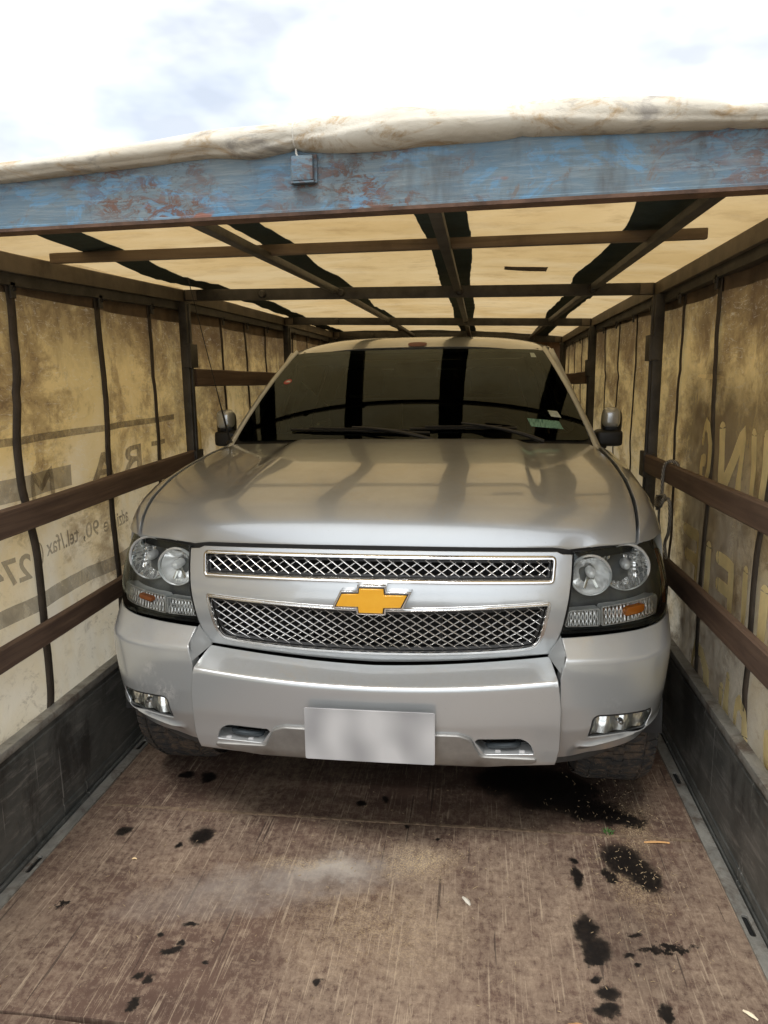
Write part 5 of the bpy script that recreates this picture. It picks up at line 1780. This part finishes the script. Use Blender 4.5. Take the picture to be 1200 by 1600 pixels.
for sg in (-1, 1):
    mb = MB(); rws = []
    for k in range(21):
        t = lerp(-.06, 1.02, k / 20)
        p = Vector(WS(1.0, t, .002)); p.x += 0
        w = lerp(.040, .028, t)
        q1 = p + Vector((.008, .004, .007)); q2 = p + Vector((w * .45, .022, .008)); q3 = p + Vector((w * .82, .055, -.012)); q4 = p + Vector((w * .95, .09, -.040))
        rws.append([(sg * v.x, v.y, v.z) for v in (p + Vector((-.010, .0, -.008)), p + Vector((.001, .0, .004)), q1, q2, q3, q4)])
    mb.grid(rws); mb.build('pillar', PAINT, car, angle=50)

# upper side: windows
def FU(y, v):
    x = lerp(.955, .765, max(v, 0) ** 1.15); z = lerp(1.26, 1.815, v)
    return (x, y, z)


OS = lambda sg: (lambda p: (sg, 0, .2))
side_out = [(1.36, -.02), (4.78, -.02), (4.66, 1.0), (2.08, 1.0), (1.72, .50)]
wins = [[(1.62, .05), (2.36, .05), (2.36, .86), (2.12, .88), (1.85, .52)], [(2.46, .05), (3.30, .05), (3.30, .88), (2.46, .88)], [(3.42, .06), (4.55, .06), (4.45, .85), (3.42, .88)]]
wins = [rounded(w, .04, 4) for w in wins]
for sg in (-1, 1):
    panel(side_out, mir(FU, sg), wins, res=.12, thick=.03, edge=.006, gap=0, hole_gap=0, out=OS(sg)).build('window_frame', PAINT, car)
    for w in wins:
        panel(inset(w, .003), mir(lambda y, v: (FU(y, v)[0] - .008, y, FU(y, v)[2]), sg), [], res=.12, thick=.004, edge=.001, gap=0, out=OS(sg)).build('side_window', GLASSD, car)

# lower side: fender, doors, quarter
XM = smooth_tab([(.20, .915), (.25, .945), (.30, .985), (.36, 1.015), (.45, 1.04), (.6, 1.052), (.9, 1.056)], 1)
ZT = [(.225, 1.112), (.262, 1.150), (.31, 1.186), (.40, 1.228), (.60, 1.277), (.84, 1.308), (1.06, 1.328), (1.33, 1.340), (1.6, 1.27), (5, 1.26)]


def FL(y, v):
    xm = interp(XM, y)
    zt = interp(ZT, y); xt = interp([(.225, .900), (.262, .907), (.31, .912), (.40, .917), (.60, .921), (.84, .920), (1.06, .914), (1.33, .915), (1.55, .958), (5, .958)], y)
    z1 = min(1.0, zt - .06)
    if v <= .95:
        k = interp([(.35, .955), (.5, .985), (.8, 1.0), (.95, .998)], v)
        return (xm * k, y, lerp(.35, z1, (v - .35) / .60))
    t = (v - .95) / .30
    p0 = Vector((xm * .998, z1)); p1 = Vector((xm * .985, zt - .012)); p2 = Vector((xt, zt))
    p = p0 * (1 - t) ** 2 + p1 * 2 * t * (1 - t) + p2 * t * t
    return (p.x, y, p.y)


def arch(yc, r=.475, zc=.40):
    return [(yc + r * math.cos(a), zc + r * math.sin(a)) for a in [math.radians(q) for q in range(180, -1, -10)]]


FWY = .745
RWY = 3.75
fend = [(.224, 1.25), (.236, 1.17), (.26, 1.108), (.30, 1.07), (.36, 1.05), (.405, 1.035), (.410, .95), (.418, .86), (.42, .80)] + [p for p in arch(FWY) if p[1] < .79 and p[0] > FWY or p[1] >= .79] + [(1.285, .38), (1.42, .38), (1.42, 1.25), (1.33, 1.25), (1.0, 1.25), (.6, 1.25), (.4, 1.25)]
fend = [p for p in fend if not (p[0] < FWY and p[1] < .79 and p[0] > .421)]
door1 = [(1.42, .38), (2.42, .38), (2.42, 1.25), (1.42, 1.25)]
door2 = [(2.42, .38), (3.22, .38), (3.22, .40), (3.26, .62), (3.36, .82), (3.36, 1.25), (2.42, 1.25)]
quart = [(3.26, .62)] + [p for p in arch(RWY) if p[1] > .60] + [(4.24, .45), (4.85, .45), (4.85, 1.25), (3.36, 1.25), (3.36, .82)]
for sg in (-1, 1):
    for nm, poly in (('fender', fend), ('door', door1), ('door', door2), ('rear_quarter', quart)):
        o = panel(poly, mir(FL, sg), [], res=.06 if nm == 'fender' else .12, thick=.03, edge=.004, gap=.001, out=OS(sg)).build(nm, PAINT, car, angle=45)
        if nm == 'door':
            yh = max(p[0] for p in poly) - .16; p = FL(yh, 1.08)
            MB().tube([(sg * (p[0] + .005), yh - .09, p[2]), (sg * (p[0] + .035), yh - .08, p[2]), (sg * (p[0] + .035), yh + .08, p[2]), (sg * (p[0] + .005), yh + .09, p[2])], .012, 8).build('handle', PAINT, o)
    # wheel liners
    for yc in (FWY, RWY):
        mb = MB(); rws = []
        for q in range(0, 181, 10):
            a = math.radians(q); rws.append([(sg * x, yc + .485 * math.cos(a), .40 + .485 * math.sin(a)) for x in (.62, .85, 1.02)])
        mb.grid(rws)
        mb.add([(sg * .62, yc - .49, .25), (sg * .62, yc + .49, .25), (sg * .62, yc + .49, .9), (sg * .62, yc - .49, .9)], [(0, 1, 2, 3)])
        mb.build('wheel_liner', BLACK, car)
    MB().box((min(sg * .93, sg * 1.04), 1.32, .33), (max(sg * .93, sg * 1.04), 3.2, .40), .02).build('running_board', BLACK, car)
# tail
rt = [(-.98, .45), (.98, .45), (1.0, .9), (.98, 1.24), (.80, 1.80), (-.80, 1.80), (-.98, 1.24), (-1.0, .9)]
tg = panel(rounded(rt, .06, 3), lambda u, v: (u, 4.86 - .18 * sstep(1.2, 1.85, v), v), [rounded([(-.80, 1.26), (.80, 1.26), (.68, 1.72), (-.68, 1.72)], .06, 4)], res=.1, thick=.04, edge=.01, gap=0, hole_gap=0, out=lambda p: (0, 1, 0)).build('tailgate', PAINT, car)
panel(rounded([(-.79, 1.27), (.79, 1.27), (.67, 1.71), (-.67, 1.71)], .06, 4), lambda u, v: (u, 4.85 - .18 * sstep(1.2, 1.85, v), v), [], res=.1, thick=.005, edge=.001, gap=0, out=lambda p: (0, 1, 0)).build('rear_window', GLASSD, tg)
MB().box((-1.0, 4.84, .42), (1.0, 5.0, .66), .04).build('rear_bumper', PAINT, car)
for sg in (-1, 1): MB().box((min(sg * .84, sg * .97), 4.855, .80), (max(sg * .84, sg * .97), 4.885, 1.22), .008).build('tail_lamp', simple('red_lens', (.35, .01, .01), .1), car)

# ---- interior
INTM = simple('dark_trim', (0.02, 0.02, 0.019), .7, 0, .2, 12)
mb = MB(); rws = []
for k in range(31):
    s_ = lerp(-.95, .95, k / 30)
    rws.append([WS(s_, .03, -.03), (s_ * .86, 1.55, 1.335), (s_ * .86, 1.85, 1.33 - .0), (s_ * .86, 1.93, 1.25), (s_ * .86, 1.93, .9)])
mb.grid(rws); mb.build('dashboard', INTM, car, angle=60)
for sx in (-.42, .42):
    st = empty('seat', (sx, 2.45, .0)); st.parent = car
    MB().box((-.26, -.25, .75), (.26, .27, .93), .05).build('cushion', INTM, st)
    MB().box((-.25, .22, .90), (.25, .36, 1.52), .05).build('backrest', INTM, st)
    MB().box((-.13, .25, 1.54), (.13, .34, 1.72), .04).build('headrest', INTM, st)
MB().box((-.7, 3.2, .75), (.7, 3.9, 1.42), .06).build('rear_bench', INTM, car)
mb = MB(); mb.tube([(.42 + .185 * math.cos(a), 2.02 + .06 * math.sin(a), 1.27 + .17 * math.sin(a)) for a in [k * math.pi / 12 for k in range(25)]], .015, 8, caps=False)
mb.bar((.25, 2.02, 1.27), (.59, 2.02, 1.27), .03, .03, (0, 1, 0)); mb.build('steering_wheel', INTM, car)
p = Vector(WS(0, .84, -.06)); MB().box((p.x - .12, p.y - .01, p.z - .05), (p.x + .12, p.y + .02, p.z + .03), .012).build('rear_view_mirror', INTM, car)
MB().box((-.68, 2.05, 1.80), (.68, 4.6, 1.815)).build('headliner', simple('grey_headliner', (.25, .24, .22), .9), car)

# ---- mirrors
for sg in (-1, 1):
    mr = empty('side_mirror'); mr.parent = car

    def blobm(cx, cy_, cz, rx, ry, rz, e=.55, n=20):
        rows = []
        for i in range(n + 1):
            a = -math.pi / 2 + math.pi * i / n; row = []
            for j in range(28):
                b = 2 * math.pi * j / 28
                f_ = lambda c: math.copysign(abs(c) ** e, c)
                row.append((sg * (cx + rx * f_(math.cos(a)) * f_(math.cos(b))), cy_ + ry * f_(math.cos(a)) * f_(math.sin(b)), cz + rz * f_(math.sin(a))))
            rows.append(row)
        return MB().grid(rows, close_v=True)
    blobm(1.020, 1.60, 1.452, .042, .055, .052).build('mirror_cap', PAINT, mr)
    blobm(1.010, 1.61, 1.348, .068, .060, .042, .35).build('mirror_base', BLACK, mr)
    blobm(1.030, 1.64, 1.425, .050, .045, .070).build('mirror_shell', BLACK, mr)
    mb = MB(); mb.bar((sg * .90, 1.62, 1.31), (sg * 1.0, 1.62, 1.32), .10, .05, (0, 0, 1), .01); mb.build('mirror_arm', BLACK, mr)

# ---- antenna (front left of the picture)
an = empty('antenna'); an.parent = car
P0 = Vector((-.918, 1.36, 1.343)); P1 = Vector((-.99, 1.10, 2.130))
MB().lathe([(.0, .022), (.010, .018), (.022, .008), (.03, 0)], 14, 'z', tuple(P0)).build('antenna_base', BLACK, an)
MB().tube([tuple(P0.lerp(P1, k / 10)) for k in range(11)], [.006, .006, .0045, .003] + [.0022] * 7, 6).build('mast', BLACK, an)
MB().lathe([(-.006, 0), (-.004, .0045), (.004, .0045), (.006, 0)], 8, 'z', tuple(P1)).build('antenna_tip', BLACK, an)

# ---- wheels
def make_wheel():
    w = empty('wheel'); w.parent = car
    R = .410; hw = .145
    mb = MB()
    prof = [(-hw + .015, .225), (-hw - .004, .28), (-hw - .006, .33), (-hw + .006, .375), (-hw + .028, R - .012), (-hw + .05, R - .008), (0, R - .006), (hw - .05, R - .008), (hw - .028, R - .012), (hw - .006, .375), (hw + .006, .33), (hw + .004, .28), (hw - .015, .225)]
    mb.lathe(prof, 72, 'x')
    ty = mb.build('tyre', RUBBER, w, angle=60)
    mb = MB()
    n = 60
    for k in range(n):
        for (x0, x1, sh, dx) in ((-hw + .004, -hw + .048, 0, 0), (-hw + .056, -.024, .35, .01), (-.018, .018, .7, 0), (.024, hw - .056, .35, -.01), (hw - .048, hw - .004, 0, 0)):
            a0 = 2 * math.pi * (k + sh) / n; a1 = a0 + 2 * math.pi / n * .74
            vs = []
            for (a, r_, off) in ((a0, R - .02, 0), (a1, R - .02, dx), (a0, R, 0), (a1, R, dx)):
                for x in (x0, x1):
                    rr = r_ - (.018 if abs(x) > hw - .01 else 0) * (1 if r_ == R else 0)
                    vs.append((x + off, rr * math.cos(a), rr * math.sin(a)))
            mb.add(vs, [(0, 2, 3, 1), (4, 5, 7, 6), (0, 1, 5, 4), (2, 6, 7, 3), (0, 4, 6, 2), (1, 3, 7, 5)])
    mb.build('tread', RUBBER, w, smooth=False)
    mb = MB(); mb.lathe([(hw - .02, .228), (hw - .03, .20), (hw - .05, .19), (hw - .09, .18), (-hw + .02, .20), (-hw + .015, .228)], 48, 'x'); rim = mb.build('rim', simple('dull_alloy', (.35, .35, .34), .4, .7), w)
    mb = MB()
    for k in range(6):
        a = k * math.pi / 3
        mb.bar((hw - .045, .04 * math.cos(a), .04 * math.sin(a)), (hw - .035, .2 * math.cos(a), .2 * math.sin(a)), .05, .03, (1, 0, 0), .006)
    mb.lathe([(hw - .07, .07), (hw - .03, .065), (hw - .02, .04), (hw - .02, 0)], 24, 'x'); mb.build('spokes', simple('dull_alloy_spoke', (.38, .38, .37), .4, .7), w)
    return w


w0 = make_wheel()
w0.location = (.893, FWY, .404)


def copy_wheel(loc, rz):
    c = w0.copy(); COL.objects.link(c); c.parent = car; c.location = loc; c.rotation_euler = (0, 0, rz)
    for ch in w0.children:
        d = ch.copy(); COL.objects.link(d); d.parent = c


copy_wheel((-.893, FWY, .404), math.pi); copy_wheel((.88, RWY, .404), 0); copy_wheel((-.88, RWY, .404), math.pi)
MB().tube([(-.78, FWY, .38), (.78, FWY, .38)], .04, 10).tube([(-.78, RWY, .38), (.78, RWY, .38)], .05, 10).build('axle', BLACK, car)
